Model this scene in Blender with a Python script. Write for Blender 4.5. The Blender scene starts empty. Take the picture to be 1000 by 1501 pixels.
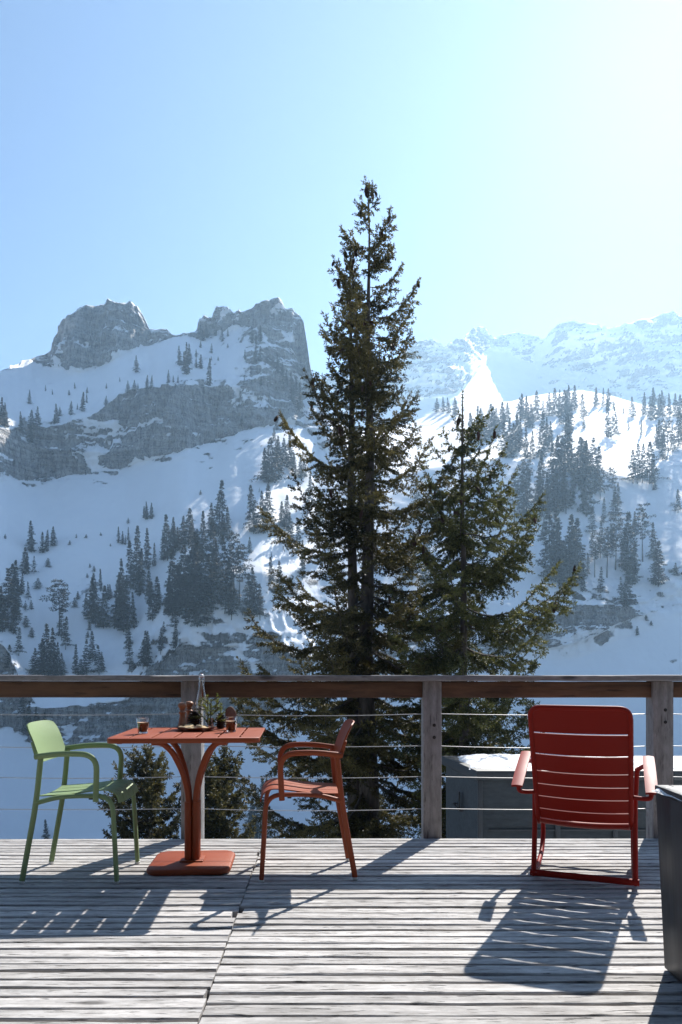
SUN_E = 5.0
SKY_S = 0.066; SKY_AIR = 1.05; SKY_DUST = 0.8; SKY_OZ = 4.0
EXPOSURE = 1.12
HAZE_D = 0.00024; HAZE_G = 0.46; HAZE_COL = (.50, .75, 1.0)
import bpy, bmesh, math, random
import numpy as np
from mathutils import Vector, Matrix, noise as mnoise

R = math.radians
random.seed(7)
rng = np.random.default_rng(11)
scene = bpy.context.scene
COL = scene.collection

# ------------------------------------------------------------------ basics
H_CAM = 1.116          # camera height over the deck
F = 1050.0             # focal length in photo pixels (photo 1000 x 1501)
HX, HY = 500.0, 979.0  # principal column / horizon line

def tag(o, label=None, cat=None, group=None, kind=None):
    if label: o['label'] = label
    if cat: o['category'] = cat
    if group: o['group'] = group
    if kind: o['kind'] = kind
    return o

def empty(name, loc=(0, 0, 0), rz=0.0):
    o = bpy.data.objects.new(name, None)
    COL.objects.link(o)
    o.location = loc
    o.rotation_euler = (0, 0, rz)
    o.empty_display_size = 0.1
    return o

def link_mesh(name, me, parent=None):
    o = bpy.data.objects.new(name, me)
    COL.objects.link(o)
    if parent: o.parent = parent
    return o

def np_mesh(name, verts, faces, mats, mat_idx=None, smooth=True):
    """verts (n,3), faces: list of int arrays each (m,k)"""
    me = bpy.data.meshes.new(name)
    verts = np.asarray(verts, dtype=np.float32)
    me.vertices.add(len(verts))
    me.vertices.foreach_set('co', verts.ravel())
    if not isinstance(faces, (list, tuple)): faces = [faces]
    tot = np.concatenate([np.full(len(f), f.shape[1], dtype=np.int32) for f in faces])
    idx = np.concatenate([f.ravel() for f in faces]).astype(np.int32)
    start = np.concatenate([[0], np.cumsum(tot)[:-1]]).astype(np.int32)
    me.loops.add(len(idx))
    me.loops.foreach_set('vertex_index', idx)
    me.polygons.add(len(tot))
    me.polygons.foreach_set('loop_start', start)
    me.polygons.foreach_set('loop_total', tot)
    for m in (mats if isinstance(mats, (list, tuple)) else [mats]): me.materials.append(m)
    if mat_idx is not None: me.polygons.foreach_set('material_index', np.asarray(mat_idx, dtype=np.int32))
    me.update(calc_edges=True)
    me.validate()
    me.polygons.foreach_set('use_smooth', np.full(len(me.polygons), smooth, dtype=bool))
    return me

class G:
    """collects shapes that become ONE mesh object"""
    def __init__(self): self.v = []; self.f = []
    def add(self, vs, fs):
        n = len(self.v)
        self.v.extend([tuple(p) for p in vs]); self.f.extend([tuple(i + n for i in q) for q in fs]); return self
    def bm(self, bm):
        bm.verts.index_update()
        vs = [tuple(v.co) for v in bm.verts]; fs = [[v.index for v in f.verts] for f in bm.faces]
        bm.free(); return self.add(vs, fs)
    def rbox(self, c, s, r=0.004, seg=2, rot=None):
        bm = bmesh.new()
        bmesh.ops.create_cube(bm, size=1.0)
        for v in bm.verts: v.co = Vector((v.co.x * s[0], v.co.y * s[1], v.co.z * s[2]))
        if r > 0: bmesh.ops.bevel(bm, geom=list(bm.edges), offset=min(r, min(s) * .49), segments=seg, profile=.5, affect='EDGES')
        M = Matrix.Translation(Vector(c))
        if rot is not None: M = M @ rot
        bm.transform(M)
        return self.bm(bm)
    def tube(self, path, r, n=10, r2=None, caps=True, up=None):
        """path: points; r: radius or list; r2: second half-axis of an oval section"""
        P = [Vector(p) for p in path]; m = len(P)
        rr = r if isinstance(r, (list, tuple)) else [r] * m
        T = []
        for i in range(m):
            a = P[max(i - 1, 0)]; b = P[min(i + 1, m - 1)]
            T.append((b - a).normalized())
        u = Vector(up) if up else (Vector((0, 0, 1)) if abs(T[0].z) < .9 else Vector((0, 1, 0)))
        u = (u - T[0] * u.dot(T[0])).normalized()
        vs = []; fs = []
        for i in range(m):
            u = (u - T[i] * u.dot(T[i])).normalized(); w = T[i].cross(u)
            k = (r2 / (r if not isinstance(r, (list, tuple)) else rr[0])) if r2 else 1.0
            for j in range(n):
                a = 2 * math.pi * j / n
                vs.append(P[i] + u * (math.cos(a) * rr[i]) + w * (math.sin(a) * rr[i] * k))
        for i in range(m - 1):
            for j in range(n):
                a = i * n + j; b = i * n + (j + 1) % n
                fs.append((a, b, b + n, a + n))
        if caps:
            fs.append(tuple(range(n - 1, -1, -1))); fs.append(tuple(range((m - 1) * n, m * n)))
        return self.add(vs, fs)
    def lathe(self, prof, c=(0, 0, 0), n=28, sx=1.0, sy=1.0):
        vs = []; fs = []; m = len(prof)
        for (r, z) in prof:
            for j in range(n):
                a = 2 * math.pi * j / n
                vs.append((c[0] + r * sx * math.cos(a), c[1] + r * sy * math.sin(a), c[2] + z))
        for i in range(m - 1):
            for j in range(n):
                a = i * n + j; b = i * n + (j + 1) % n
                fs.append((a, b, b + n, a + n))
        if prof[0][0] > 1e-6: fs.append(tuple(range(n - 1, -1, -1)))
        if prof[-1][0] > 1e-6: fs.append(tuple(range((m - 1) * n, m * n)))
        return self.add(vs, fs)
    def prism(self, outline, z0, z1, chamfer=0.0):
        """outline: ccw xy points; optional chamfered top and bottom edge"""
        n = len(outline); c = Vector((sum(p[0] for p in outline) / n, sum(p[1] for p in outline) / n))
        def ring(z, k):
            out = []
            for i, p in enumerate(outline):
                a = Vector(outline[i - 1]); b = Vector(outline[(i + 1) % n]); t = (b - a).normalized(); nn = Vector((-t.y, t.x))
                q = Vector(p) + nn * k
                out.append((q.x, q.y, z))
            return out
        rings = [ring(z0, 0), ring(z1, 0)] if chamfer <= 0 else [ring(z0, chamfer), ring(z0 + chamfer * .4, chamfer * .3), ring(z0 + chamfer, 0), ring(z1 - chamfer, 0), ring(z1 - chamfer * .4, chamfer * .3), ring(z1, chamfer)]
        vs = [p for r_ in rings for p in r_]; fs = []
        for k in range(len(rings) - 1):
            for i in range(n):
                a = k * n + i; b = k * n + (i + 1) % n
                fs.append((a, b, b + n, a + n))
        fs.append(tuple(range(n - 1, -1, -1))); fs.append(tuple(range((len(rings) - 1) * n, len(rings) * n)))
        return self.add(vs, fs)
    def xf(self, M):
        self.v = [tuple(M @ Vector(p)) for p in self.v]; return self
    def mesh(self, name, mat, angle=35):
        me = bpy.data.meshes.new(name)
        me.from_pydata(self.v, [], self.f)
        me.materials.append(mat)
        me.validate(); me.update()
        bm = bmesh.new(); bm.from_mesh(me); bmesh.ops.recalc_face_normals(bm, faces=bm.faces); bm.to_mesh(me); bm.free()
        me.polygons.foreach_set('use_smooth', [True] * len(me.polygons))
        me.set_sharp_from_angle(angle=R(angle))
        return me
    def build(self, name, mat, parent=None, angle=35):
        return link_mesh(name, self.mesh(name, mat, angle), parent)

def fillet(pts, rad, n=7):
    """round the inner corners of a polyline"""
    P = [Vector(p) for p in pts]; out = [P[0]]
    rads = rad if isinstance(rad, (list, tuple)) else [rad] * (len(P) - 2)
    for i in range(1, len(P) - 1):
        a, b, c = P[i - 1], P[i], P[i + 1]
        d1 = (a - b); d2 = (c - b); r = min(rads[i - 1], d1.length * .49, d2.length * .49)
        p, q = b + d1.normalized() * r, b + d2.normalized() * r
        for k in range(n + 1):
            t = k / n
            out.append(p * (1 - t) ** 2 + b * 2 * t * (1 - t) + q * t ** 2)
    out.append(P[-1])
    return out

def rounded_rect(w, d, r, n=6):
    pts = []
    for (cx, cy, a0) in ((w / 2 - r, d / 2 - r, 0), (-w / 2 + r, d / 2 - r, 90), (-w / 2 + r, -d / 2 + r, 180), (w / 2 - r, -d / 2 + r, 270)):
        for k in range(n + 1):
            a = R(a0 + 90 * k / n); pts.append((cx + r * math.cos(a), cy + r * math.sin(a)))
    return pts

# ------------------------------------------------------------------ numpy noise
def _hash(ix, iy, iz, seed):
    h = (ix.astype(np.int64) * 374761393 + iy.astype(np.int64) * 668265263 + iz.astype(np.int64) * 2147483647 + seed * 144665) & 0xFFFFFFFF
    h = ((h ^ (h >> 13)) * 1274126177) & 0xFFFFFFFF
    h = (h ^ (h >> 16)) & 0xFFFF
    return h / 32767.5 - 1.0
def vnoise(x, y, z, seed=0):
    x0, y0, z0 = np.floor(x), np.floor(y), np.floor(z)
    fx, fy, fz = x - x0, y - y0, z - z0
    fx, fy, fz = [t * t * t * (t * (t * 6 - 15) + 10) for t in (fx, fy, fz)]
    r = 0
    for dx in (0, 1):
        for dy in (0, 1):
            for dz in (0, 1):
                w = (fx if dx else 1 - fx) * (fy if dy else 1 - fy) * (fz if dz else 1 - fz)
                r = r + w * _hash(x0 + dx, y0 + dy, z0 + dz, seed)
    return r
def fbm(x, y, z, oct=4, seed=0, ridged=False):
    a = 1.0; s = 0; n = 0
    for o in range(oct):
        v = vnoise(x, y, z, seed + o * 17)
        if ridged: v = 1 - 2 * np.abs(v)
        s = s + a * v; n += a
        a *= .5; x, y, z = x * 2.03, y * 2.03, z * 2.03
    return s / n

# ------------------------------------------------------------------ materials
class NT:
    def __init__(self, name):
        self.m = bpy.data.materials.new(name); self.m.use_nodes = True
        self.t = self.m.node_tree; self.n = self.t.nodes; self.n.clear()
        self.out = self.n.new('ShaderNodeOutputMaterial')
        self.p = self.n.new('ShaderNodeBsdfPrincipled')
        self.t.links.new(self.p.outputs[0], self.out.inputs[0])
    def new(self, kind, **kw):
        x = self.n.new(kind)
        for k, v in kw.items(): setattr(x, k, v)
        return x
    def link(self, a, b): self.t.links.new(a, b)
    def val(self, sock, v):
        if hasattr(v, 'is_output'): self.link(v, sock)
        else: sock.default_value = v
    def set(self, **kw):
        for k, v in kw.items(): self.val(self.p.inputs[k.replace('_', ' ')], v)
        return self
    def coord(self, scale=(1, 1, 1), which='Object', offset=None):
        tc = self.new('ShaderNodeTexCoord'); mp = self.new('ShaderNodeMapping')
        mp.inputs['Scale'].default_value = scale
        src = tc.outputs[which]
        if offset is not None:
            ad = self.new('ShaderNodeVectorMath', operation='ADD'); self.link(src, ad.inputs[0]); self.link(offset, ad.inputs[1]); src = ad.outputs[0]
        self.link(src, mp.inputs[0]); return mp.outputs[0]
    def noise(self, vec, scale, detail=4, rough=.6, out='Fac', distortion=0):
        x = self.new('ShaderNodeTexNoise'); x.inputs['Scale'].default_value = scale; x.inputs['Detail'].default_value = detail
        x.inputs['Roughness'].default_value = rough; x.inputs['Distortion'].default_value = distortion
        self.link(vec, x.inputs['Vector']); return x.outputs[out]
    def ramp(self, fac, stops, interp='LINEAR'):
        x = self.new('ShaderNodeValToRGB'); x.color_ramp.interpolation = interp
        e = x.color_ramp.elements
        while len(e) < len(stops): e.new(.5)
        for i, (p, c) in enumerate(stops):
            e[i].position = p; e[i].color = (*c, 1) if not isinstance(c, (int, float)) else (c, c, c, 1)
        self.link(fac, x.inputs[0]); return x.outputs[0]
    def mix(self, fac, a, b, blend='MIX'):
        x = self.new('ShaderNodeMix', data_type='RGBA', blend_type=blend)
        self.val(x.inputs[0], fac)
        for s, v in ((x.inputs[6], a), (x.inputs[7], b)):
            if hasattr(v, 'is_output'): self.link(v, s)
            else: s.default_value = (*v, 1) if not isinstance(v, (int, float)) else (v, v, v, 1)
        return x.outputs[2]
    def math(self, op, a, b=0.0, clamp=False):
        x = self.new('ShaderNodeMath', operation=op, use_clamp=clamp); self.val(x.inputs[0], a); self.val(x.inputs[1], b); return x.outputs[0]
    def attr(self, name, out='Fac'):
        x = self.new('ShaderNodeAttribute', attribute_name=name); return x.outputs[out]
    def bump(self, h, strength=.3, dist=.01):
        x = self.new('ShaderNodeBump'); x.inputs['Strength'].default_value = strength; x.inputs['Distance'].default_value = dist
        self.link(h, x.inputs['Height']); self.link(x.outputs[0], self.p.inputs['Normal'])

def mat_plain(name, col, rough=.5, metal=0.0, var=.06, vscale=30, bump=0.0, bdist=.001, coat=0.0):
    t = NT(name); v = t.coord()
    n = t.noise(v, vscale, 4)
    c = t.mix(n, tuple(x * (1 - var) for x in col), tuple(min(1, x * (1 + var)) for x in col))
    t.set(Base_Color=c, Roughness=rough, Metallic=metal)
    if coat: t.set(Coat_Weight=coat)
    if bump: t.bump(t.noise(v, vscale * 8, 2), bump, bdist)
    return t.m

def mat_terrain():
    t = NT('snow_and_rock')
    geo = t.new('ShaderNodeNewGeometry'); pos = geo.outputs['Position']
    def sc(s):
        mp = t.new('ShaderNodeMapping'); mp.inputs['Scale'].default_value = s; t.link(pos, mp.inputs[0]); return mp.outputs[0]
    rk = t.attr('rock')
    brk = t.noise(sc((1, 1, 1)), .18, 7, .72)
    fac = t.math('ADD', rk, t.math('MULTIPLY', t.math('SUBTRACT', brk, .5), .9))
    fac = t.ramp(fac, [(.44, 0), (.56, 1)])
    streak = t.noise(sc((.35, .35, .05)), .9, 6, .65, distortion=.6)
    strat = t.noise(sc((.03, .03, .5)), .8, 5, .6, distortion=.8)
    patch = t.noise(sc((1, 1, 1)), .03, 4, .6)
    rc = t.ramp(streak, [(.36, (.07, .068, .066)), (.45, (.33, .31, .295)), (.60, (.60, .575, .55))])
    rc = t.mix(.45, rc, t.ramp(strat, [(.40, (.09, .088, .086)), (.58, (.50, .488, .465))]))
    rc = t.mix(t.math('MULTIPLY', patch, .35), rc, (.19, .165, .145))
    ck = t.noise(sc((.8, .8, .16)), .42, 5, .68, distortion=1.2)
    ck = t.ramp(t.math('ABSOLUTE', t.math('SUBTRACT', ck, .5)), [(.006, 0), (.030, 1)])
    rc = t.mix(t.math('MULTIPLY', t.math('SUBTRACT', 1.0, ck), .8), rc, (.045, .043, .042))  # dark crack lines: relief contrast put into the colour, as shading shows little
    veg = t.ramp(t.noise(sc((1, 1, 1)), .09, 6, .7), [(.52, 0), (.62, 1)])
    scr = t.attr('scrub')
    rc = t.mix(t.math('ADD', t.math('MULTIPLY', veg, scr), t.math('MAXIMUM', t.math('SUBTRACT', scr, 1.0), 0.0), True), rc, (.045, .042, .034))
    snow_n = t.noise(sc((1, 1, 1)), .06, 5, .6)
    sn = t.mix(snow_n, (.80, .81, .83), (.90, .90, .905))
    t.set(Base_Color=t.mix(fac, sn, rc), Roughness=.75)
    bh = t.math('ADD', t.math('MULTIPLY', t.math('ADD', streak, strat), t.math('MULTIPLY', fac, 3.2)),
                t.math('MULTIPLY', t.noise(sc((1, 1, .6)), .35, 6, .62), t.math('ADD', .20, t.math('MULTIPLY', fac, 2.0))))
    t.bump(bh, .8, 1.2)
    return t.m

def mat_needle(name, a, b, trans=.25):
    t = NT(name)
    r = t.attr('tint')
    c = t.ramp(r, [(0, a), (1, b)])
    t.set(Base_Color=c, Roughness=.55)
    t.p.inputs['Specular IOR Level'].default_value = .35
    tr = t.new('ShaderNodeBsdfTranslucent'); t.link(t.mix(.5, c, c), tr.inputs[0])
    mx = t.new('ShaderNodeMixShader'); mx.inputs[0].default_value = trans
    t.link(t.p.outputs[0], mx.inputs[1]); t.link(tr.outputs[0], mx.inputs[2]); t.link(mx.outputs[0], t.out.inputs[0])
    return t.m

def mat_bark(name, a, b, scale=6):
    t = NT(name); v = t.coord((3, 3, .7))
    n = t.noise(v, scale, 6, .7)
    t.set(Base_Color=t.ramp(n, [(.3, a), (.7, b)]), Roughness=.9); t.bump(n, .8, .02); return t.m

def mat_wood(name, axis, dark, mid, light, grain=1.0, attr=None, rough=.8, knots=True, bump=.6, crack=.5, bdist=.004):
    """weathered timber: grain runs along axis (0,1,2)"""
    t = NT(name)
    off = None
    if attr:
        cm = t.new('ShaderNodeCombineXYZ')
        a = t.attr(attr)
        for i, k in enumerate((37.0, 91.0, 53.0)): t.link(t.math('MULTIPLY', a, k), cm.inputs[i])
        off = cm.outputs[0]
    s = [26.0 * grain] * 3; s[axis] = 2.6 * grain
    s2 = [90.0 * grain] * 3; s2[axis] = 9.0 * grain
    v1 = t.coord(s, offset=off); v2 = t.coord(s2, offset=off); v3 = t.coord([x * .28 for x in s], offset=off)
    g1 = t.noise(v1, 1, 6, .65, distortion=.35); g2 = t.noise(v2, 1, 4, .6); g3 = t.noise(v3, 1, 3, .5)
    c = t.ramp(g1, [(.22, dark), (.40, mid), (.66, light)])
    c = t.mix(.35, c, t.ramp(g3, [(.35, mid), (.7, light)]))
    mot = t.noise(t.coord([38.0 * grain if i != axis else 14.0 * grain for i in range(3)], offset=off), 1, 4, .7)
    c = t.mix(1.0, c, t.ramp(mot, [(.3, (.72, .71, .70)), (.62, (1.0, 1.0, 1.0))]), 'MULTIPLY')
    ck = t.ramp(g2, [(.30, 0.0), (.40, 1.0)])
    c = t.mix(t.math('MULTIPLY', t.math('SUBTRACT', 1.0, ck), crack), c, tuple(x * .18 for x in dark))
    if attr:
        c = t.mix(.55, c, t.mix(t.attr(attr), .62, 1.12), 'MULTIPLY')
    h = t.math('ADD', t.math('MULTIPLY', g1, .7), t.math('MULTIPLY', ck, .6))
    if knots:
        vo = t.new('ShaderNodeTexVoronoi'); sk = [9.0, 9.0, 9.0]; sk[axis] = 2.6
        t.link(t.coord(sk, offset=off), vo.inputs['Vector']); vo.inputs['Scale'].default_value = .55
        kn = t.ramp(vo.outputs['Distance'], [(.045, 1), (.10, 0)])
        c = t.mix(t.math('MULTIPLY', kn, .75), c, tuple(x * .45 for x in dark))
    t.set(Base_Color=c, Roughness=rough); t.p.inputs['Specular IOR Level'].default_value = .3
    t.bump(h, bump, bdist)
    return t.m

def mat_glass(name, tint=(1, 1, 1), rough=0.0):
    t = NT(name); t.set(Base_Color=(*tint, 1), Roughness=rough, IOR=1.48, Transmission_Weight=1.0); return t.m

# ------------------------------------------------------------------ camera, sun, sky
cam = bpy.data.objects.new('camera', bpy.data.cameras.new('camera')); COL.objects.link(cam)
cam.location = (0, 0, H_CAM); cam.rotation_euler = (R(90), 0, 0)
cam.data.sensor_fit = 'VERTICAL'; cam.data.sensor_height = 36.0; cam.data.lens = 36.0 * F / 1501.0
cam.data.shift_y = (HY - 750.5) / 1501.0
cam.data.clip_start = .05; cam.data.clip_end = 20000
scene.camera = cam

SUN_AZ, SUN_EL = 28.0, 41.9
S = Vector((math.sin(R(SUN_AZ)) * math.cos(R(SUN_EL)), math.cos(R(SUN_AZ)) * math.cos(R(SUN_EL)), math.sin(R(SUN_EL))))
sun = bpy.data.objects.new('sun', bpy.data.lights.new('sun', 'SUN')); COL.objects.link(sun)
sun.data.energy = SUN_E; sun.data.angle = R(.53); sun.data.color = (1.0, .96, .90)
sun.rotation_euler = (-S).to_track_quat('-Z', 'Y').to_euler()
world = bpy.data.worlds.new('World'); scene.world = world; world.use_nodes = True
wn = world.node_tree.nodes; wn.clear()
wo = wn.new('ShaderNodeOutputWorld'); bg = wn.new('ShaderNodeBackground'); sky = wn.new('ShaderNodeTexSky')
sky.sky_type = 'NISHITA'; sky.sun_disc = False; sky.sun_elevation = R(SUN_EL); sky.sun_rotation = R(SUN_AZ)
sky.altitude = 1600; sky.air_density = SKY_AIR; sky.dust_density = SKY_DUST; sky.ozone_density = SKY_OZ
world.node_tree.links.new(sky.outputs[0], bg.inputs[0]); bg.inputs[1].default_value = SKY_S
world.node_tree.links.new(bg.outputs[0], wo.inputs[0])
scene.view_settings.view_transform = 'Standard'; scene.view_settings.look = 'None'
scene.view_settings.exposure = EXPOSURE; scene.view_settings.gamma = 1
scene.cycles.use_denoising = True
scene.cycles.max_bounces = 8; scene.cycles.transparent_max_bounces = 12; scene.cycles.transmission_bounces = 8; scene.cycles.volume_bounces = 1
scene.cycles.sample_clamp_indirect = 6.0
scene.cycles.caustics_refractive = False; scene.cycles.caustics_reflective = False

# ------------------------------------------------------------------ terrain
M_TERR = mat_terrain()

def build_terrain(name, near, rows, seed, back, step=2.0, px=2.2, modf=None, noise_amp=1.0, D_first=None):
    """rows: list of dict(y=[(x,y)...], s=[(x,slope)...], rock=[(x,rock)...]); the first row has D instead of s"""
    xs = np.concatenate([np.linspace(-4200, -260, 30)[:-1], np.arange(-260, 1261, step), np.linspace(1260, 5200, 30)[1:]])
    u = (xs - HX) / F
    ip = lambda a: np.interp(xs, [p[0] for p in a], [p[1] for p in a])
    xf = np.arange(-400, 1401, 2.0); kern = np.exp(-(np.arange(-40, 41) / 15.0) ** 2 / 2); kern /= kern.sum()
    def ips(a):      # smoothed in the middle, constant outside
        f = np.interp(xf, [p[0] for p in a], [p[1] for p in a]); f = np.convolve(np.pad(f, 40, mode='edge'), kern, 'valid')
        return np.interp(xs, xf, f)
    def soft(a, sig):
        f = np.interp(xf, [p[0] for p in a], [p[1] for p in a]); k = np.exp(-(np.arange(-40, 41) * 2.0 / sig) ** 2 / 2); k /= k.sum()
        return np.interp(xs, xf, np.convolve(np.pad(f, 40, mode='edge'), k, 'valid'))
    ys = [soft(r['y'], r.get('soft', 14.0)) for r in rows]
    for k_, r in enumerate(rows):
        rag = ip(r.get('rag', [(0, 0)]))
        q_ = np.full_like(xs, k_ * 7.7)
        ys[k_] = ys[k_] + rag * fbm(xs * .022, q_, q_, 3, seed + 300 + k_) * 1.4
    for k_ in range(1, len(ys)): ys[k_] = np.minimum(ys[k_], ys[k_ - 1] - .8)
    Ds = [ips(rows[0]['D'])]
    for k in range(1, len(rows)):
        v0 = (HY - ys[k - 1]) / F; v1 = (HY - ys[k]) / F; s = ips(rows[k]['s'])
        s = np.maximum(s, v1 + .19)
        Ds.append(Ds[-1] * np.maximum((s - v0) / (s - v1), 1.0005))
    Zs = [Ds[k] * (HY - ys[k]) / F + H_CAM for k in range(len(rows))]
    Y = []; Z = []; RK = []; SC = []
    for (d, z) in near:
        Y.append(np.full_like(xs, d)); Z.append(np.full_like(xs, z)); RK.append(np.full_like(xs, -.4 if (d < 13 or d > 400) else .9)); SC.append(np.full_like(xs, 0 if d < 13 else 2.0))  # hidden valley floor set to dark rock and scrub, added to cut snow bounce
    RKS = [ip(r['rock']) if 'rock' in r else None for r in rows]
    for k in range(len(rows) - 1):
        n = max(4, int(np.max(np.abs(ys[k + 1] - ys[k])) / px))
        rk = ip(rows[k + 1]['rock']); rk0 = ip(rows[k + 1].get('rock0', rows[k + 1]['rock'])); scb = ip(rows[k + 1].get('scrub', [(0, 0)]))
        for i in range(n + (1 if k == len(rows) - 2 else 0)):
            t = i / n
            yy = ys[k] * (1 - t) + ys[k + 1] * t
            Yk = Ds[k] * (1 - t) + Ds[k + 1] * t; Zk = Zs[k] * (1 - t) + Zs[k + 1] * t
            Y.append(Yk); Z.append(Zk); SC.append(scb)
            q = rk0 + (rk - rk0) * min(1, t / .3)
            if k + 2 < len(rows) and t > .90: q = q + (np.maximum(q, np.minimum(.42, RKS[k + 2])) - q) * (t - .90) / .10
            RK.append(q)
    for (dd, dz) in back:
        Y.append(Ds[-1] + dd); Z.append(Zs[-1] + dz); RK.append(np.full_like(xs, .1)); SC.append(np.zeros_like(xs))
    Y = np.array(Y); Z = np.array(Z); RK = np.array(RK); SC = np.array(SC)
    X = u[None, :] * np.maximum(Y, 10.0)
    if modf is not None:
        m = modf((xs[None, :] + 0 * Y), HY - (Z - H_CAM) / np.maximum(Y, 1) * F, Y)
        cz = Z - H_CAM
        X = X * m; Y = Y * m; Z = H_CAM + cz * m
    # rough relief on the rock, soft wind relief on the snow
    far = np.clip((Y - 25) / 120, 0, 1); rkc = np.clip(RK, 0, 1)
    a = fbm(X * .035, Y * .035, Z * .012, 5, seed)               # buttresses and flutes
    b = fbm(X * .012, Y * .012, Z * .09, 5, seed + 50, True)     # strata ledges
    c = fbm(X * .22, Y * .22, Z * .10, 4, seed + 90, True)
    d = fbm(X * .018, Y * .018, Z * .018, 5, seed + 140)
    e = fbm(X * .12, Y * .12, Z * .12, 4, seed + 170)
    push = far * (rkc * (a * 11 + b * 5.5 + c * 3.4) * noise_amp)
    lift = far * ((1 - rkc) * (d * 2.2 + e * .4) + rkc * (e * .9 + c * .5)) * noise_amp
    X0 = X.copy()
    Y = Y - push; Z = Z + lift
    Z[0:1] -= 0
    ny, nx = Y.shape
    # slope based: ledges on rock hold snow, steep steps on snow slopes bare the rock
    dZ = np.gradient(Z, axis=0); dY = np.gradient(Y, axis=0)
    steep = dZ / np.maximum(np.hypot(dY, dZ), 1e-4)
    dens = fbm(X * .05, Y * .05, Z * .05, 5, seed + 200)
    fine = fbm(X * .22, Y * .22, Z * .22, 4, seed + 230)
    ledge = fbm(X * .016, Y * .016, Z * .085, 5, seed + 260, True)
    ledge2 = fbm(X * .05, Y * .05, Z * .22, 4, seed + 280, True)
    rock = RK + dens * .62 + fine * .42 + (steep - .80) * .9 * (RK > .08)
    rock = rock - rkc * (np.clip((ledge - .46) * 5, 0, 1.2) + np.clip((ledge2 - .52) * 4.0, 0, .8)) * np.clip(1.55 - 1.1 * RK, .46, 1)
    rock = np.where(RK < -.2, 0, rock)
    for k_, (d_, z_) in enumerate(near):
        if 13 < d_ < 400: rock[k_] = 1.3  # unseen floor kept snow-free and dark, so it throws up little sunlight
    idx = np.arange(ny * nx).reshape(ny, nx)
    q = np.stack([idx[:-1, :-1], idx[:-1, 1:], idx[1:, 1:], idx[1:, :-1]], -1).reshape(-1, 4)
    me = np_mesh(name, np.stack([X, Y, Z], -1).reshape(-1, 3), q, M_TERR)
    at = me.attributes.new('rock', 'FLOAT', 'POINT'); at.data.foreach_set('value', rock.astype(np.float32).ravel())
    at = me.attributes.new('scrub', 'FLOAT', 'POINT'); at.data.foreach_set('value', SC.astype(np.float32).ravel())
    o = link_mesh(name, me); tag(o, kind='structure')
    # visible surface lookup: photo column and row -> point
    py = HY - (Z - H_CAM) / np.maximum(Y, 1) * F
    px_ = HX + X / np.maximum(Y, 1) * F
    nn = len(near)
    def at_px(x, y):
        j = int(np.argmin(np.abs(xs - x)))
        col = py[nn:, j]
        run = np.minimum.accumulate(col)
        k = int(np.argmax(run <= y)) if (run <= y).any() else len(col) - 1
        k += nn
        return Vector((X[k, j], Y[k, j], Z[k, j]))
    return o, at_px

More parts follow.
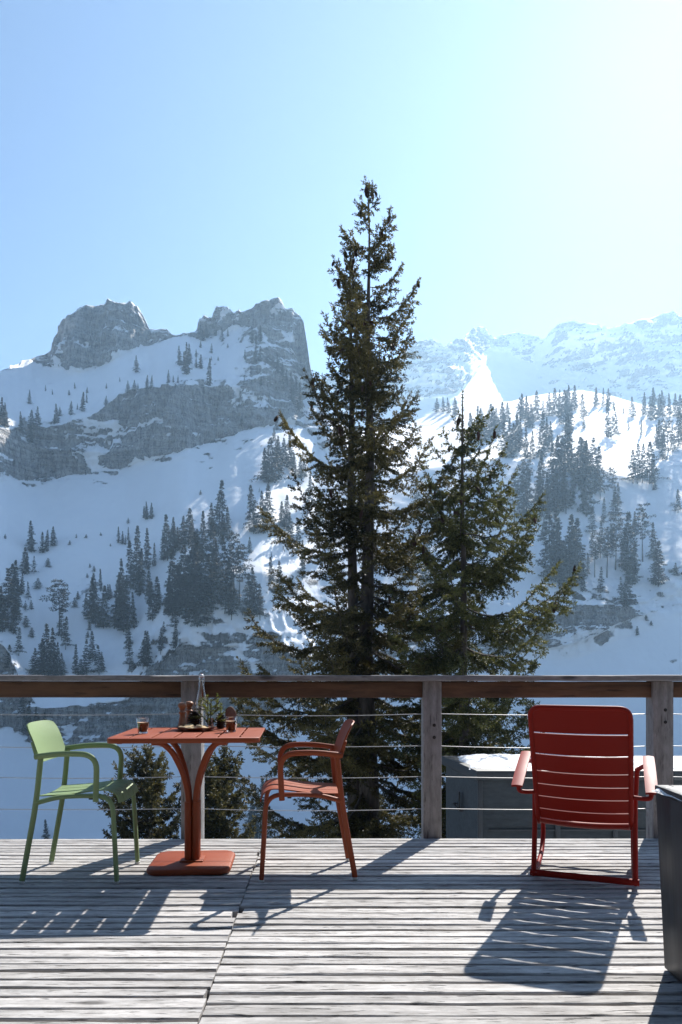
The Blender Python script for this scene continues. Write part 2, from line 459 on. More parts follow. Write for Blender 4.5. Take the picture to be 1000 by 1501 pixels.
near = [(-60, -3.2), (-20, -2.6), (0, -2.4), (6, -2.3), (10, -2.5), (14, -4.0), (20, -7.5), (35, -14), (60, -24), (110, -42), (170, -56), (215, -63)]
L = lambda *a: list(a)
rowsA = [
 dict(y=[(-260, 1250), (1260, 1250)], D=[(-260, 250), (1260, 250)]),
 dict(y=[(-260, 1085), (0, 1070), (22, 1060), (38, 1085), (60, 1092), (100, 1096), (180, 1083), (250, 1080), (330, 1078), (370, 1066), (400, 1050), (415, 1030), (430, 1012), (450, 1002), (520, 985), (600, 975), (700, 967), (780, 955), (815, 942), (850, 942), (885, 925), (905, 908), (950, 903), (1000, 886), (1260, 845)], rag=[(-260, 5), (430, 5), (520, 3), (1260, 7)],
      s=[(-260, 1.25), (1260, 1.25)], rock=[(-260, -.25), (790, -.25), (850, -.02), (1000, -.06), (1260, -.1)]),
 dict(y=[(-260, 950), (0, 930), (15, 945), (28, 1000), (45, 1030), (60, 1040), (110, 1034), (200, 1020), (222, 985), (240, 962), (265, 945), (330, 950), (400, 945), (430, 955), (470, 965), (520, 962), (600, 955), (700, 940), (780, 915), (815, 898), (850, 884), (885, 892), (915, 882), (950, 884), (1000, 845), (1260, 800)], rag=[(-260, 9), (1260, 8)],
      s=[(-260, 3.0), (450, 3.0), (560, 1.6), (800, 2.0), (1260, 1.6)], rock=[(-260, 1.0), (60, 1.1), (200, 1.2), (420, 1.2), (470, .6), (700, .45), (790, .75), (850, .95), (905, .85), (960, .6), (1260, .5)], scrub=[(-260, .1), (420, .0), (700, .2), (1260, .4)]),
 dict(y=[(-260, 712), (0, 702), (90, 696), (140, 692), (180, 682), (240, 668), (300, 655), (370, 630), (430, 612), (450, 625), (470, 660), (520, 690), (600, 700), (690, 672), (760, 676), (800, 690), (850, 696), (900, 690), (930, 712), (960, 690), (1000, 672), (1260, 660)], rag=[(-260, 5), (450, 5), (520, 4), (1260, 4)],
      s=[(-260, .85), (180, .85), (330, .84), (430, .82), (520, .84), (700, .92), (1260, .92)], rock=[(-260, .0), (230, -.05), (300, -.02), (500, .0), (800, -.02), (1260, -.02)], rock0=[(-260, .42), (10, .45), (50, .40), (130, .40), (180, .35), (230, .72), (410, .72), (480, .4), (700, .4), (850, .62), (1000, .40), (1260, .3)], scrub=[(-260, .9), (200, 1.2), (300, 1.6), (400, 1.4), (500, 1), (800, 1.3), (1000, 1.2)]),
 dict(y=[(-260, 640), (0, 622), (50, 632), (100, 622), (150, 600), (200, 578), (250, 566), (300, 558), (350, 566), (390, 560), (430, 556), (450, 577), (470, 620), (520, 655), (600, 640), (650, 618), (700, 604), (750, 604), (800, 592), (850, 584), (900, 593), (950, 608), (1000, 606), (1260, 630)], rag=[(-260, 8), (450, 8), (520, 4), (1260, 4)],
      s=[(-260, 4), (440, 4), (480, 1.2), (540, .56), (1260, .5)], rock=[(-260, .9), (60, .9), (160, .85), (260, 1.05), (430, 1.1), (470, .4), (520, -.15), (1260, -.15)], scrub=[(-260, .15), (450, .2)]),
 dict(y=[(-260, 560), (0, 545), (50, 532), (80, 538), (100, 548), (130, 545), (160, 532), (190, 515), (222, 497), (250, 492), (283, 494), (300, 494), (340, 482), (365, 474), (400, 490), (430, 508), (450, 560), (470, 606), (520, 640), (600, 626), (650, 606), (700, 594), (750, 594), (800, 582), (850, 576), (900, 585), (950, 600), (1000, 600), (1260, 620)], rag=[(-260, 4), (1260, 3)],
      s=[(-260, .84), (340, .84), (380, 1.6), (440, 2.4), (480, .9), (540, .52), (1260, .5)], rock=[(-260, .14), (60, .16), (120, .08), (230, .10), (340, .14), (372, .5), (400, .8), (450, .8), (490, .1), (540, -.15), (1260, -.15)], rock0=[(-260, .42), (320, .42), (450, .6), (520, -.1)], scrub=[(-260, .7), (380, 1), (450, .8)]),
 dict(soft=1.5, y=[(-260, 552), (0, 543), (30, 530), (50, 525), (72, 519), (79, 514), (86, 498), (95, 481), (108, 466), (120, 457), (140, 452), (152, 446), (165, 444), (176, 449), (195, 449), (206, 457), (215, 470), (222, 488), (236, 486), (246, 484), (254, 489), (262, 490), (275, 486), (283, 488), (287, 476), (293, 470), (303, 466), (311, 468), (318, 459), (328, 455), (338, 459), (345, 464), (352, 459), (362, 460), (372, 453), (385, 449), (404, 444), (414, 447), (418, 456), (430, 457), (440, 466), (447, 478), (449, 500), (456, 545), (462, 572), (472, 600), (520, 634), (600, 620), (650, 600), (700, 588), (750, 589), (800, 577), (850, 571), (900, 580), (950, 595), (1000, 595), (1260, 615)], rag=[(-260, 1.5), (1260, 1.5)],
      s=[(-260, 1.2), (60, 1.2), (84, 4), (215, 4), (230, 1.5), (275, 1.5), (290, 4), (445, 4), (480, 1.), (540, .5), (1260, .5)], rock=[(-260, .45), (70, .5), (84, 1.15), (216, 1.15), (230, .7), (270, .6), (290, 1.05), (450, 1.05), (490, .1), (540, -.2), (1260, -.2)], scrub=[(-260, .2), (1260, .2)]),
]
def modA(x, y, Y):
    # a spur that runs down from under the end of the cliff band; its far side catches the sun
    yy = np.clip((y - 610) / 330.0, 0, 1.25)
    xr = 452 - 175 * yy ** .9
    d = x - xr
    tent = np.where(d < 0, np.clip(1 + d / 100.0, 0, 1), np.clip(1 - d / 210.0, 0, 1))
    w = np.clip((y - 590) / 60, 0, 1) * np.clip((960 - y) / 120, 0, 1)
    m = 1 - .095 * tent * w
    # hump on the right hand slope
    d2 = x - (930 - (y - 600) * .9)
    t2 = np.exp(-(d2 / 90.0) ** 2) * np.clip((y - 570) / 50, 0, 1) * np.clip((900 - y) / 150, 0, 1)
    return m * (1 - .02 * t2)
terrain, at_px = build_terrain('mountain_terrain', near, rowsA, 3, [(15, -6), (60, -50), (160, -150), (260, -220)], modf=modA)

rowsB = [
 dict(y=[(-260, 720), (1260, 720)], D=[(-260, 1000), (1260, 1000)]),
 dict(y=[(-260, 660), (420, 640), (560, 625), (640, 612), (830, 612), (1260, 615)], s=[(-260, 2), (1260, 2)], rock=[(-260, -.1), (1260, -.1)]),
 dict(y=[(-260, 640), (420, 620), (560, 600), (600, 588), (640, 584), (672, 578), (700, 545), (716, 520), (740, 532), (780, 550), (808, 572), (830, 590), (870, 600), (1000, 592), (1260, 592)], rag=[(-260, 6), (1260, 6)],
      s=[(-260, .86), (670, .86), (715, .69), (815, .69), (860, .86), (1260, .86)], rock=[(-260, -.1), (600, -.05), (640, -.3), (800, -.3), (840, -.02), (900, .02), (1260, -.05)]),
 dict(y=[(-260, 600), (440, 570), (540, 560), (590, 540), (620, 520), (660, 530), (700, 526), (718, 512), (740, 515), (790, 530), (830, 545), (870, 550), (920, 560), (1000, 545), (1260, 545)], rag=[(-260, 8), (1260, 8)],
      s=[(-260, 1.2), (690, 1.1), (740, .95), (1260, .95)], rock=[(-260, .7), (590, .75), (690, .70), (715, .2), (735, -.15), (780, .10), (820, .42), (870, .52), (960, .45), (1000, .25), (1260, .3)]),
 dict(soft=1.5, y=[(-260, 590), (440, 560), (540, 548), (575, 530), (590, 520), (600, 509), (612, 501), (625, 496), (638, 502), (650, 511), (660, 506), (668, 499), (678, 500), (684, 492), (690, 485), (700, 482), (711, 484), (715, 494), (722, 498), (735, 493), (750, 489), (765, 489), (785, 495), (798, 500), (806, 488), (816, 480), (835, 474), (858, 474), (880, 482), (900, 480), (918, 474), (935, 470), (950, 467), (962, 463), (985, 459), (991, 461), (994, 470), (1010, 478), (1060, 470), (1260, 490)], rag=[(-260, 1.6), (1260, 1.6)],
      s=[(-260, 1.4), (700, 1.3), (1260, 1.15)], rock=[(-260, .7), (610, .75), (650, .6), (680, .75), (715, .75), (740, .42), (790, .35), (812, .65), (850, .65), (900, .45), (940, .65), (990, .7), (1010, .45), (1260, .5)]),
]
def modB(x, y, Y):
    xr = 706 - .75 * (y - 512); xv = 822 - .25 * (y - 560)
    f = np.clip((x - xr) / np.maximum(xv - xr, 20), 0, 1); f = f * f * (3 - 2 * f)
    g_ = np.clip((x - xv) / 190.0, 0, 1); g_ = g_ * g_ * (3 - 2 * g_)
    l_ = np.clip((xr - x) / 150.0, 0, 1)
    w = np.clip((y - 490) / 40, 0, 1) * np.clip((760 - y) / 120, 0, 1)
    return 1 + w * (.07 * f - .08 * g_ + .03 * l_)
far_range, far_px = build_terrain('far_mountain_range', [(880, 60), (940, 150)], rowsB, 33, [(40, -12), (200, -120), (500, -400)], px=2.0, noise_amp=1.8, modf=modB)

# ------------------------------------------------------------------ haze: one closed box of thin air
hb = G(); hb.rbox((0, 900, 315), (8000, 3000, 830), 0)
hm = bpy.data.materials.new('haze_air'); hm.use_nodes = True
hn = hm.node_tree.nodes; hn.clear()
ho = hn.new('ShaderNodeOutputMaterial'); hv = hn.new('ShaderNodeVolumePrincipled')
hv.inputs['Color'].default_value = (*HAZE_COL, 1); hv.inputs['Density'].default_value = HAZE_D; hv.inputs['Anisotropy'].default_value = HAZE_G
hm.node_tree.links.new(hv.outputs[0], ho.inputs['Volume'])
haze = hb.build('haze', hm); tag(haze, kind='stuff')

# ------------------------------------------------------------------ conifers
M_NEEDLE = mat_needle('spruce_needles', (.024, .026, .011), (.150, .126, .042), .40)
M_NEEDLE2 = mat_needle('spruce_needles_green', (.022, .029, .012), (.145, .145, .042), .42)
M_NEEDLE_FAR = mat_needle('distant_needles', (.011, .014, .010), (.040, .042, .022), .12)
M_BARK = mat_bark('spruce_bark', (.022, .018, .016), (.105, .088, .075))
M_CONE = mat_plain('cone_scales', (.050, .020, .012), .6, var=.5, vscale=80)

class Twigs:
    """twig segments that carry needle blades, plus thin branch wood"""
    def __init__(self): self.a = []; self.b = []; self.w = []; self.t = []; self.wood = []
    def seg(self, a, b, w, tint): self.a.append(a); self.b.append(b); self.w.append(w); self.t.append(tint)
    def branch(self, pts, r0): self.wood.append((pts, r0))
    def mesh(self, name, needle_mat, bark_mat, per_m, blade, bw, rs):
        A = np.array(self.a); B = np.array(self.b); W = np.array(self.w); T = np.array(self.t)
        Ld = np.linalg.norm(B - A, axis=1); D = (B - A) / np.maximum(Ld, 1e-6)[:, None]
        n = np.maximum(2, np.round(Ld * per_m + rs.random(len(Ld)))).astype(int)
        ii = np.repeat(np.arange(len(Ld)), n); N = len(ii)
        t = rs.random(N)
        base = A[ii] + (B - A)[ii] * t[:, None]
        rad = rs.normal(size=(N, 3)); d = D[ii]
        rad -= d * (rad * d).sum(1)[:, None]; rad /= np.linalg.norm(rad, axis=1)[:, None] + 1e-9
        dirv = d * (.55 + .3 * rs.random(N))[:, None] + rad * .8 + np.array([0, 0, .10])
        dirv /= np.linalg.norm(dirv, axis=1)[:, None]
        ln = blade * W[ii] * (.65 + .7 * rs.random(N))
        side = np.cross(dirv, rs.normal(size=(N, 3))); side /= np.linalg.norm(side, axis=1)[:, None] + 1e-9
        hw = (bw * W[ii] * (.7 + .6 * rs.random(N)) * .5)[:, None]
        tip = base + dirv * ln[:, None]; mid = base + dirv * (ln * .45)[:, None]
        V = np.stack([base, mid + side * hw, tip, mid - side * hw], 1).reshape(-1, 3)
        Q = np.arange(N * 4).reshape(N, 4)
        tint = np.clip(T[ii] + rs.normal(size=N) * .22, 0, 1)
        vs = [V]; tris = []; off = len(V)
        for pts, r0 in self.wood:
            P = np.array(pts); m = len(P)
            for i in range(m):
                tg = P[min(i + 1, m - 1)] - P[max(i - 1, 0)]; tg /= np.linalg.norm(tg) + 1e-9
                u = np.cross(tg, [0.3, .2, 1.0]); u /= np.linalg.norm(u) + 1e-9; w = np.cross(tg, u)
                rr = r0 * (1 - .8 * i / (m - 1)) + .0015
                for j in range(4):
                    an = j * math.pi / 2; vs.append((P[i] + (u * math.cos(an) + w * math.sin(an)) * rr)[None])
            for i in range(m - 1):
                for j in range(4):
                    a = off + i * 4 + j; b = off + i * 4 + (j + 1) % 4; tris.append((a, b, b + 4, a + 4))
            off += m * 4
        faces = [Q]; mi = np.zeros(N, dtype=int)
        if tris: faces.append(np.array(tris)); mi = np.concatenate([mi, np.ones(len(tris), dtype=int)])
        me = np_mesh(name, np.concatenate(vs), faces, [needle_mat, bark_mat], mi, smooth=False)
        full = np.zeros(len(me.vertices), dtype=np.float32); full[:N * 4] = np.repeat(tint, 4)[:len(full)]
        at = me.attributes.new('tint', 'FLOAT', 'POINT'); at.data.foreach_set('value', full)
        return me

def grow(tw, base, top, prof, rs, dz=.26, per=4, e_low=-.22, e_top=.75, twig_step=.06, twig_len=.40, droop=.35, r_branch=.012, cones=None, wscale=1.0, z_stop=None, bare=None, side=None, mess=1.0):
    base = np.array(base, float); top = np.array(top, float); H = top[2] - base[2]
    z = top[2] - .16; k = 0.0; az = rs.random() * 6.28
    # leader
    ax = lambda zz: base + (top - base) * ((zz - base[2]) / H)
    tw.seg(ax(top[2] - min(.45, H * .1)), ax(top[2]), .8 * wscale, .5)
    tw.seg(ax(top[2] - min(.9, H * .2)), ax(top[2] - min(.4, H * .08)), 1.0 * wscale, .4)
    while z > (z_stop if z_stop is not None else base[2] + .3):
        t = (top[2] - z) / H
        nb = max(2, int(per * (.8 + .5 * rs.random()) * (1 if t > .08 else .8)))
        for j in range(nb):
            az += 2.399 + rs.normal() * .35
            if bare is not None and rs.random() < bare(t): continue
            Lb = prof(z) * (.55 + .62 * rs.random() ** .8) if rs.random() > .07 * mess else prof(z) * (1.02 + .2 * rs.random())
            if side: Lb *= side(az, z)
            lob = mnoise.noise((math.cos(az) * 1.1 + 7, math.sin(az) * 1.1, z * 1.35 + base[0])) + .5 * mnoise.noise((math.cos(az) * 2.5, math.sin(az) * 2.5, z * 3.1))
            Lb *= 1 + .30 * lob * mess
            Lb = min(Lb, prof(z) * 1.13 * (side(az, z) if side else 1))
            if t < .07: Lb *= .35 + 8 * t
            if Lb < .05: continue
            zj = z + rs.normal() * dz * .16
            o = ax(zj)
            e0 = e_top + (e_low - e_top) * min(1, (t * 1.6) ** .6) + rs.normal() * .10 * mess
            up = .34 + .22 * rs.random()
            h = np.array([math.cos(az), math.sin(az), 0.0]); bend = rs.normal() * .18
            hs = np.array([-h[1], h[0], 0])
            ns = max(5, int(Lb / .16)); P = []
            for i in range(ns + 1):
                s = i / ns
                P.append(o + h * (Lb * s * (1 - .06 * s)) + hs * (bend * Lb * s * s) + np.array([0, 0, Lb * (e0 * s + up * s ** 2.6 - .10 * math.sin(s * 3.1))]) + rs.normal(size=3) * .012 * Lb ** .5 * (i > 0))
            tw.branch(P, max(.004, r_branch * Lb ** .8))
            P = np.array(P)
            tone = float(np.clip(.40 + rs.normal() * .16, 0, 1))
            step = twig_step / Lb
            s = .05 + rs.random() * .05; sd = 1
            while s < 1.0:
                x = s * ns; i = min(int(x), ns - 1); p = P[i] + (P[i + 1] - P[i]) * (x - i)
                d = P[i + 1] - P[i]; d = d / (np.linalg.norm(d) + 1e-9)
                lat = np.cross(d, [0, 0, 1.0]); lat /= np.linalg.norm(lat) + 1e-9
                tl = min(twig_len, .10 + .55 * Lb * (1 - s) * (.4 + s)) * (.6 + .7 * rs.random())
                sd = -sd
                q = d * (.55 + .3 * rs.random()) + lat * sd * (.75 + .3 * rs.normal() * .5) + np.array([0, 0, -droop * (.4 + rs.random()) * (1.15 - .5 * s)])
                q /= np.linalg.norm(q)
                m1 = p + q * tl * .55; m2 = m1 + (q + np.array([0, 0, .20 - droop * .3 * rs.random()])) / 1.05 * tl * .45
                g = tone + (.12 if s > .6 else -.05)
                tw.seg(p, m1, wscale, g - .08); tw.seg(m1, m2, wscale * .95, g + .06)
                if tl > .16:
                    for u_ in (.3, .55, .78)[: 2 if tl < .26 else 3]:
                        b0 = p + (m1 - p) * min(1, u_ / .55) if u_ < .55 else m1 + (m2 - m1) * ((u_ - .55) / .45)
                        sgn = 1 if rs.random() < .5 else -1
                        l2 = np.cross(q, [0, 0, 1.0]); l2 /= np.linalg.norm(l2) + 1e-9
                        w_ = q * .6 + l2 * sgn * .7 + np.array([0, 0, -.45 * rs.random()]); w_ /= np.linalg.norm(w_)
                        tw.seg(b0, b0 + w_ * tl * (.30 + .2 * rs.random()), wscale * .9, g)
                s += step * (.7 + .6 * rs.random())
            # needles along the outer axis
            for i in range(max(1, int(ns * .35)), ns): tw.seg(P[i], P[i + 1], wscale, tone + .1)
            tipd = P[-1] - P[-2]; tipd /= np.linalg.norm(tipd) + 1e-9
            tw.seg(P[-1], P[-1] + tipd * .09, wscale, tone + .15)
            if cones is not None: cones(P, Lb, t, z)
        z -= dz * (.75 + .5 * rs.random()) * (.62 + .5 * min(1, t * 2.2))

def trunk_mesh(name, base, top, r0, r1, mat, seed=0, n=14, seg=34, flare=.35):
    base = Vector(base); top = Vector(top); vs = []; fs = []
    for i in range(seg + 1):
        s = i / seg; c = base.lerp(top, s)
        c += Vector((mnoise.noise((s * 4, seed, 0)), mnoise.noise((s * 4, seed, 9)), 0)) * r0 * .35
        r = (r0 + (r1 - r0) * s ** .85) * (1 + flare * max(0, 1 - s * 14))
        for j in range(n):
            a = 2 * math.pi * j / n
            k = r * (1 + .10 * mnoise.noise((math.cos(a) * 2, math.sin(a) * 2 + seed, s * 30)) + .06 * mnoise.noise((math.cos(a) * 6, math.sin(a) * 6, s * 60)))
            vs.append((c.x + k * math.cos(a), c.y + k * math.sin(a), c.z))
    for i in range(seg):
        for j in range(n):
            a = i * n + j; b = i * n + (j + 1) % n; fs.append((a, b, b + n, a + n))
    g = G(); g.add(vs, fs); fs2 = tuple(range(seg * n, seg * n + n)); g.f.append(fs2)
    return g.mesh(name, mat, 60)

# cone: scaly spindle that hangs from a branch tip
def cone_mesh(name, length, rad, rings=11, n=9, flare=.3, mat=None):
    vs = []; fs = []
    g = G()
    core = [(0.001, 0)] + [(rad * .72 * math.sin(math.pi * (.08 + .86 * i / 8)) ** .7, -length * i / 8) for i in range(1, 8)] + [(0.001, -length)]
    g.lathe(core, n=10)
    for i in range(rings):
        s = (i + .5) / rings; r = rad * math.sin(math.pi * (.10 + .82 * s)) ** .7; z = -length * s
        for j in range(n):
            a = 2 * math.pi * (j + .5 * (i % 2)) / n; c, si = math.cos(a), math.sin(a); w = rad * .42; h = length / rings
            tx, ty = -si, c
            g.add([(c * r * .6 - tx * w * .6, si * r * .6 - ty * w * .6, z + h * .7), (c * r * .6 + tx * w * .6, si * r * .6 + ty * w * .6, z + h * .7),
                   (c * r * (1 + flare * .5) + tx * w, si * r * (1 + flare * .5) + ty * w, z - h * .35), (c * r * (1 + flare) , si * r * (1 + flare), z - h * .8), (c * r * (1 + flare * .5) - tx * w, si * r * (1 + flare * .5) - ty * w, z - h * .35)], [(0, 1, 2, 3, 4)])
    return g.mesh(name, mat or M_CONE, 20)
CONE = cone_mesh('pine_cone', .105, .019)

def px_prof(tab, x0m):
    """photo rows -> crown radius table (z, radius)"""
    zs = [H_CAM + (HY - y) / F * x0m for y, r in tab][::-1]; rs_ = [r / F * x0m for y, r in tab][::-1]
    return lambda z: float(np.interp(z, zs, rs_))

def cone_collector(store, rs, p_tip, tmax):
    def f(P, Lb, t, z):
        if t > tmax or rs.random() > p_tip * (1 - t / tmax) ** .5 + .05: return
        for q in range(int(rs.integers(1, 4))):
            i = len(P) - 1 - int(rs.integers(0, max(1, min(3, len(P) - 2))))
            store.append(P[i] + rs.normal(size=3) * .035 + np.array([0, 0, -.02]))
    return f
def hang_cones(store, parent, rs, nmax=95):
    ys = [p for p in store]
    rs.shuffle(ys)
    for p in ys[:nmax]:
        c = link_mesh('pine_cone', CONE, parent)
        c.location = p; c.rotation_euler = (rs.normal() * .22, rs.normal() * .22, rs.random() * 6); s = .8 + rs.random() * .55; c.scale = (s * 1.05, s * 1.05, s)

# --- the big double-stemmed spruce
Y1 = 12.0
def xz(x, y, Y): return ((x - HX) / F * Y, Y, H_CAM + (HY - y) / F * Y)
rs = np.random.default_rng(12)
t1 = empty('spruce_tree', (xz(536, 979, Y1)[0], Y1, -3.2)); off1 = np.array(t1.location)
tag(t1, 'tall double-stemmed spruce hung with brown cones, towering behind the middle of the railing', 'tree')
prof1 = px_prof([(262, 2), (275, 14), (300, 24), (330, 30), (380, 44), (430, 58), (470, 72), (520, 82), (560, 92), (600, 100), (650, 118), (700, 124), (760, 126), (810, 132), (850, 150), (900, 162), (960, 172), (1020, 182), (1090, 188), (1160, 180), (1240, 175), (1330, 140)], Y1)
tw = Twigs(); cones = []
b0 = np.array((xz(538, 979, Y1)[0], Y1, -3.2)); top0 = np.array(xz(541, 264, Y1))
grow(tw, b0, top0, prof1, rs, dz=.345, per=6.0, twig_step=.044, twig_len=.36, cones=cone_collector(cones, rs, .75, .50), z_stop=-2.3, e_low=-.30, e_top=.55, droop=.46, bare=lambda t: .42 if t < .30 else (.30 if t < .5 else .06))
prof1b = px_prof([(333, 2), (345, 10), (380, 18), (420, 27), (470, 36), (520, 46), (560, 56), (640, 76), (800, 80), (1000, 60)], Y1)
b1 = np.array((xz(521, 979, Y1)[0], Y1 + .10, -3.2)); top1 = np.array((xz(514, 334, Y1)[0], Y1 + .05, xz(514, 334, Y1)[2]))
grow(tw, b1, top1, prof1b, rs, dz=.27, per=3.2, twig_step=.065, twig_len=.28, cones=cone_collector(cones, rs, .6, .5), z_stop=2.6, side=lambda a, z: 1.0 if math.cos(a) < .3 else .45)
tw.a = [p - off1 for p in tw.a]; tw.b = [p - off1 for p in tw.b]; tw.wood = [([q - off1 for q in p], r) for p, r in tw.wood]
link_mesh('crown', tw.mesh('crown', M_NEEDLE, M_BARK, 180, .047, .0180, rs), t1)
link_mesh('trunk', trunk_mesh('trunk', Vector(b0 - off1), Vector(top0 - off1) - Vector((0, 0, .35)), .215, .006, M_BARK, 1), t1)
link_mesh('trunk', trunk_mesh('trunk', Vector(b1 - off1), Vector(top1 - off1) - Vector((0, 0, .25)), .175, .006, M_BARK, 5), t1)
hang_cones([c - off1 for c in cones], t1, rs, 96)

# --- its slimmer neighbour on the right
Y2 = 10.9
rs = np.random.default_rng(21)
t2 = empty('spruce_tree', (xz(680, 979, Y2)[0], Y2, -2.8)); off2 = np.array(t2.location)
tag(t2, 'shorter open-topped green spruce with a thin bare leader, growing right beside the tall spruce', 'tree')
prof2 = px_prof([(570, 1), (592, 8), (610, 20), (640, 34), (680, 50), (720, 66), (760, 78), (800, 98), (850, 118), (900, 136), (950, 140), (1000, 140), (1040, 158), (1100, 145), (1200, 120), (1280, 90)], Y2)
tw = Twigs(); cones = []
b0 = np.array((xz(680, 979, Y2)[0], Y2, -2.8)); top0 = np.array(xz(678, 572, Y2))
grow(tw, b0, top0, prof2, rs, dz=.335, per=5.0, twig_step=.044, twig_len=.36, droop=.85, e_low=-.24, e_top=.40, mess=.45, cones=cone_collector(cones, rs, .8, .5), z_stop=-2.1, bare=lambda t: .45 if t < .16 else 0,
     side=lambda a, z: 1.08 if math.cos(a) > -.2 else .80)
tw.a = [p - off2 for p in tw.a]; tw.b = [p - off2 for p in tw.b]; tw.wood = [([q - off2 for q in p], r) for p, r in tw.wood]
link_mesh('crown', tw.mesh('crown', M_NEEDLE2, M_BARK, 170, .047, .0175, rs), t2)
link_mesh('trunk', trunk_mesh('trunk', Vector(b0 - off2), Vector(top0 - off2) - Vector((0, 0, .06)), .125, .007, M_BARK, 9), t2)
hang_cones([c - off2 for c in cones], t2, rs, 60)

# --- three young spruces just below the terrace
def small_spruce(x, ytop, Y, zb, tab, seed, label, per=3.6, tl=.26, ws=1.5):
    rs = np.random.default_rng(seed)
    o = empty('young_spruce', (xz(x, 979, Y)[0], Y, zb)); of = np.array(o.location)
    tag(o, label, 'tree', 'young spruces just below the terrace')
    tw = Twigs(); b = np.zeros(3); tp = np.array(xz(x, ytop, Y)) - of
    pr = px_prof(tab, Y)
    grow(tw, b, tp, lambda z: pr(z + zb), rs, dz=.27, per=per+1.4, twig_step=.09, twig_len=tl, droop=.5, wscale=ws, z_stop=1.0, r_branch=.016)
    link_mesh('crown', tw.mesh('crown', M_NEEDLE, M_BARK, 85, .065, .026, rs), o)
    link_mesh('trunk', trunk_mesh('trunk', Vector(b), Vector(tp) - Vector((0, 0, .3)), .16, .01, M_BARK, seed), o)
small_spruce(216, 1096, 20.0, -8.2, [(1096, 2), (1110, 14), (1130, 28), (1160, 48), (1190, 62), (1220, 70), (1260, 78), (1330, 84), (1400, 70)], 41, 'young brown-green spruce below the deck, between the green chair and the table')
small_spruce(329, 1090, 21.5, -8.6, [(1090, 2), (1105, 10), (1130, 24), (1160, 36), (1200, 46), (1240, 52), (1330, 60), (1400, 50)], 42, 'slim young spruce below the deck, seen just right of the table column')
small_spruce(305, 1112, 20.5, -8.4, [(1112, 2), (1125, 9), (1150, 20), (1190, 32), (1230, 40), (1330, 46), (1400, 40)], 43, 'smaller young spruce half hidden behind the table column and its post')

# ------------------------------------------------------------------ distant conifers, every one a thing of its own
def proto(kind, seed):
    """unit-height trees: crown mesh and trunk mesh (z from 0 to 1)"""
    rs = np.random.default_rng(seed); tw = Twigs()
    tops = {'narrow': .15, 'wide': .24, 'dense': .19, 'ragged': .20, 'pine': .19, 'bush': .42, 'spire': .11}
    Rm = tops[kind]; low = {'pine': .42, 'bush': .02, 'ragged': .14}.get(kind, .05)
    lum = fbm(np.linspace(0, 9, 60), np.full(60, seed * 1.3), np.zeros(60), 3, seed)
    def prof(z):
        s = 1 - z
        k = 1 + .35 * float(np.interp(z * 59, np.arange(60), lum)) * (1.6 if kind in ('ragged', 'pine') else 1)
        if kind == 'pine': return Rm * k * max(.1, math.sin(min(1, (s + .08) / .62) * math.pi * .8)) ** .7
        if kind == 'bush': return Rm * k * math.sqrt(max(.02, s))
        return Rm * k * (min(1, s * 1.25) ** .85) * (1 if s < .82 else .82)
    H = 1.0; z = .99; az = rs.random() * 6
    tw.seg(np.array((0, 0, .90)), np.array((0, 0, 1.0)), .45, .4)
    while z > low:
        for j in range(5 if kind != 'pine' else 4):
            az += 2.399 + rs.normal() * .5
            Lb = prof(z) * (.40 + .75 * rs.random()) * (1 + .55 * mnoise.noise((math.cos(az) * 1.2 + seed, math.sin(az) * 1.2, z * 7))); e = (.5 if z > .85 else -.30) if kind != 'pine' else .15
            h = np.array([math.cos(az), math.sin(az), 0]); o = np.array([0, 0, z + rs.normal() * .006])
            p2 = o + h * Lb * .6 + np.array([0, 0, e * Lb * .6]); p3 = o + h * Lb + np.array([0, 0, e * Lb * .75 + .04 * Lb])
            g = .4 + rs.normal() * .2; hs = np.array([-h[1], h[0], 0])
            tw.seg(o + (p2 - o) * .2, p2, 1.0, g - .15); tw.seg(p2, p3, .9, g + .1)
            for q in (.35, .6, .85):
                c = o + (p3 - o) * q
                for sg in (-1, 1):
                    tw.seg(c, c + hs * sg * Lb * .34 * (1.15 - q) + h * Lb * .18 + np.array([0, 0, -.10 * Lb]), .85, g)
        z -= (.036 if kind not in ('pine', 'ragged') else .046) * (.7 + .6 * rs.random())
    me = tw.mesh('crown', M_NEEDLE_FAR, M_BARK, 105 if kind != 'dense' else 140, .034, .014, rs)
    tr = trunk_mesh('trunk', (0, 0, -.12), (0, 0, .93), .013 if kind != 'pine' else .016, .002, M_BARK, seed, n=6, seg=8, flare=0)
    # one-piece copy for trees only a few pixels tall
    g = bpy.data.meshes.new('whole_tree'); bm = bmesh.new(); bm.from_mesh(me); bm.from_mesh(tr); bm.to_mesh(g); bm.free()
    g.materials.append(M_NEEDLE_FAR); g.materials.append(M_BARK)
    for m_ in (me,): pass
    return me, tr, g
PROTO = {}
for k_, n_ in (('narrow', 3), ('wide', 2), ('dense', 3), ('ragged', 3), ('pine', 3), ('bush', 2), ('spire', 2)):
    PROTO[k_] = [proto(k_, 100 + 7 * i + len(k_) * 31) for i in range(n_)]
KIND_ADJ = {'narrow': 'slim dark spruce', 'wide': 'broad dark spruce', 'dense': 'dense dark spruce', 'ragged': 'ragged dark spruce', 'pine': 'bare-stemmed dark pine', 'bush': 'low dark shrub', 'spire': 'spire-thin dark spruce'}
ORD = ['leftmost', 'second from the left', 'third from the left', 'fourth from the left', 'fifth from the left', 'sixth from the left', 'seventh from the left', 'eighth from the left', 'ninth from the left', 'tenth from the left', 'eleventh from the left', 'twelfth from the left', 'thirteenth from the left', 'fourteenth from the left']
NAME = {'pine': 'mountain_pine', 'bush': 'mountain_shrub'}
trs = random.Random(99)
n_far = 0
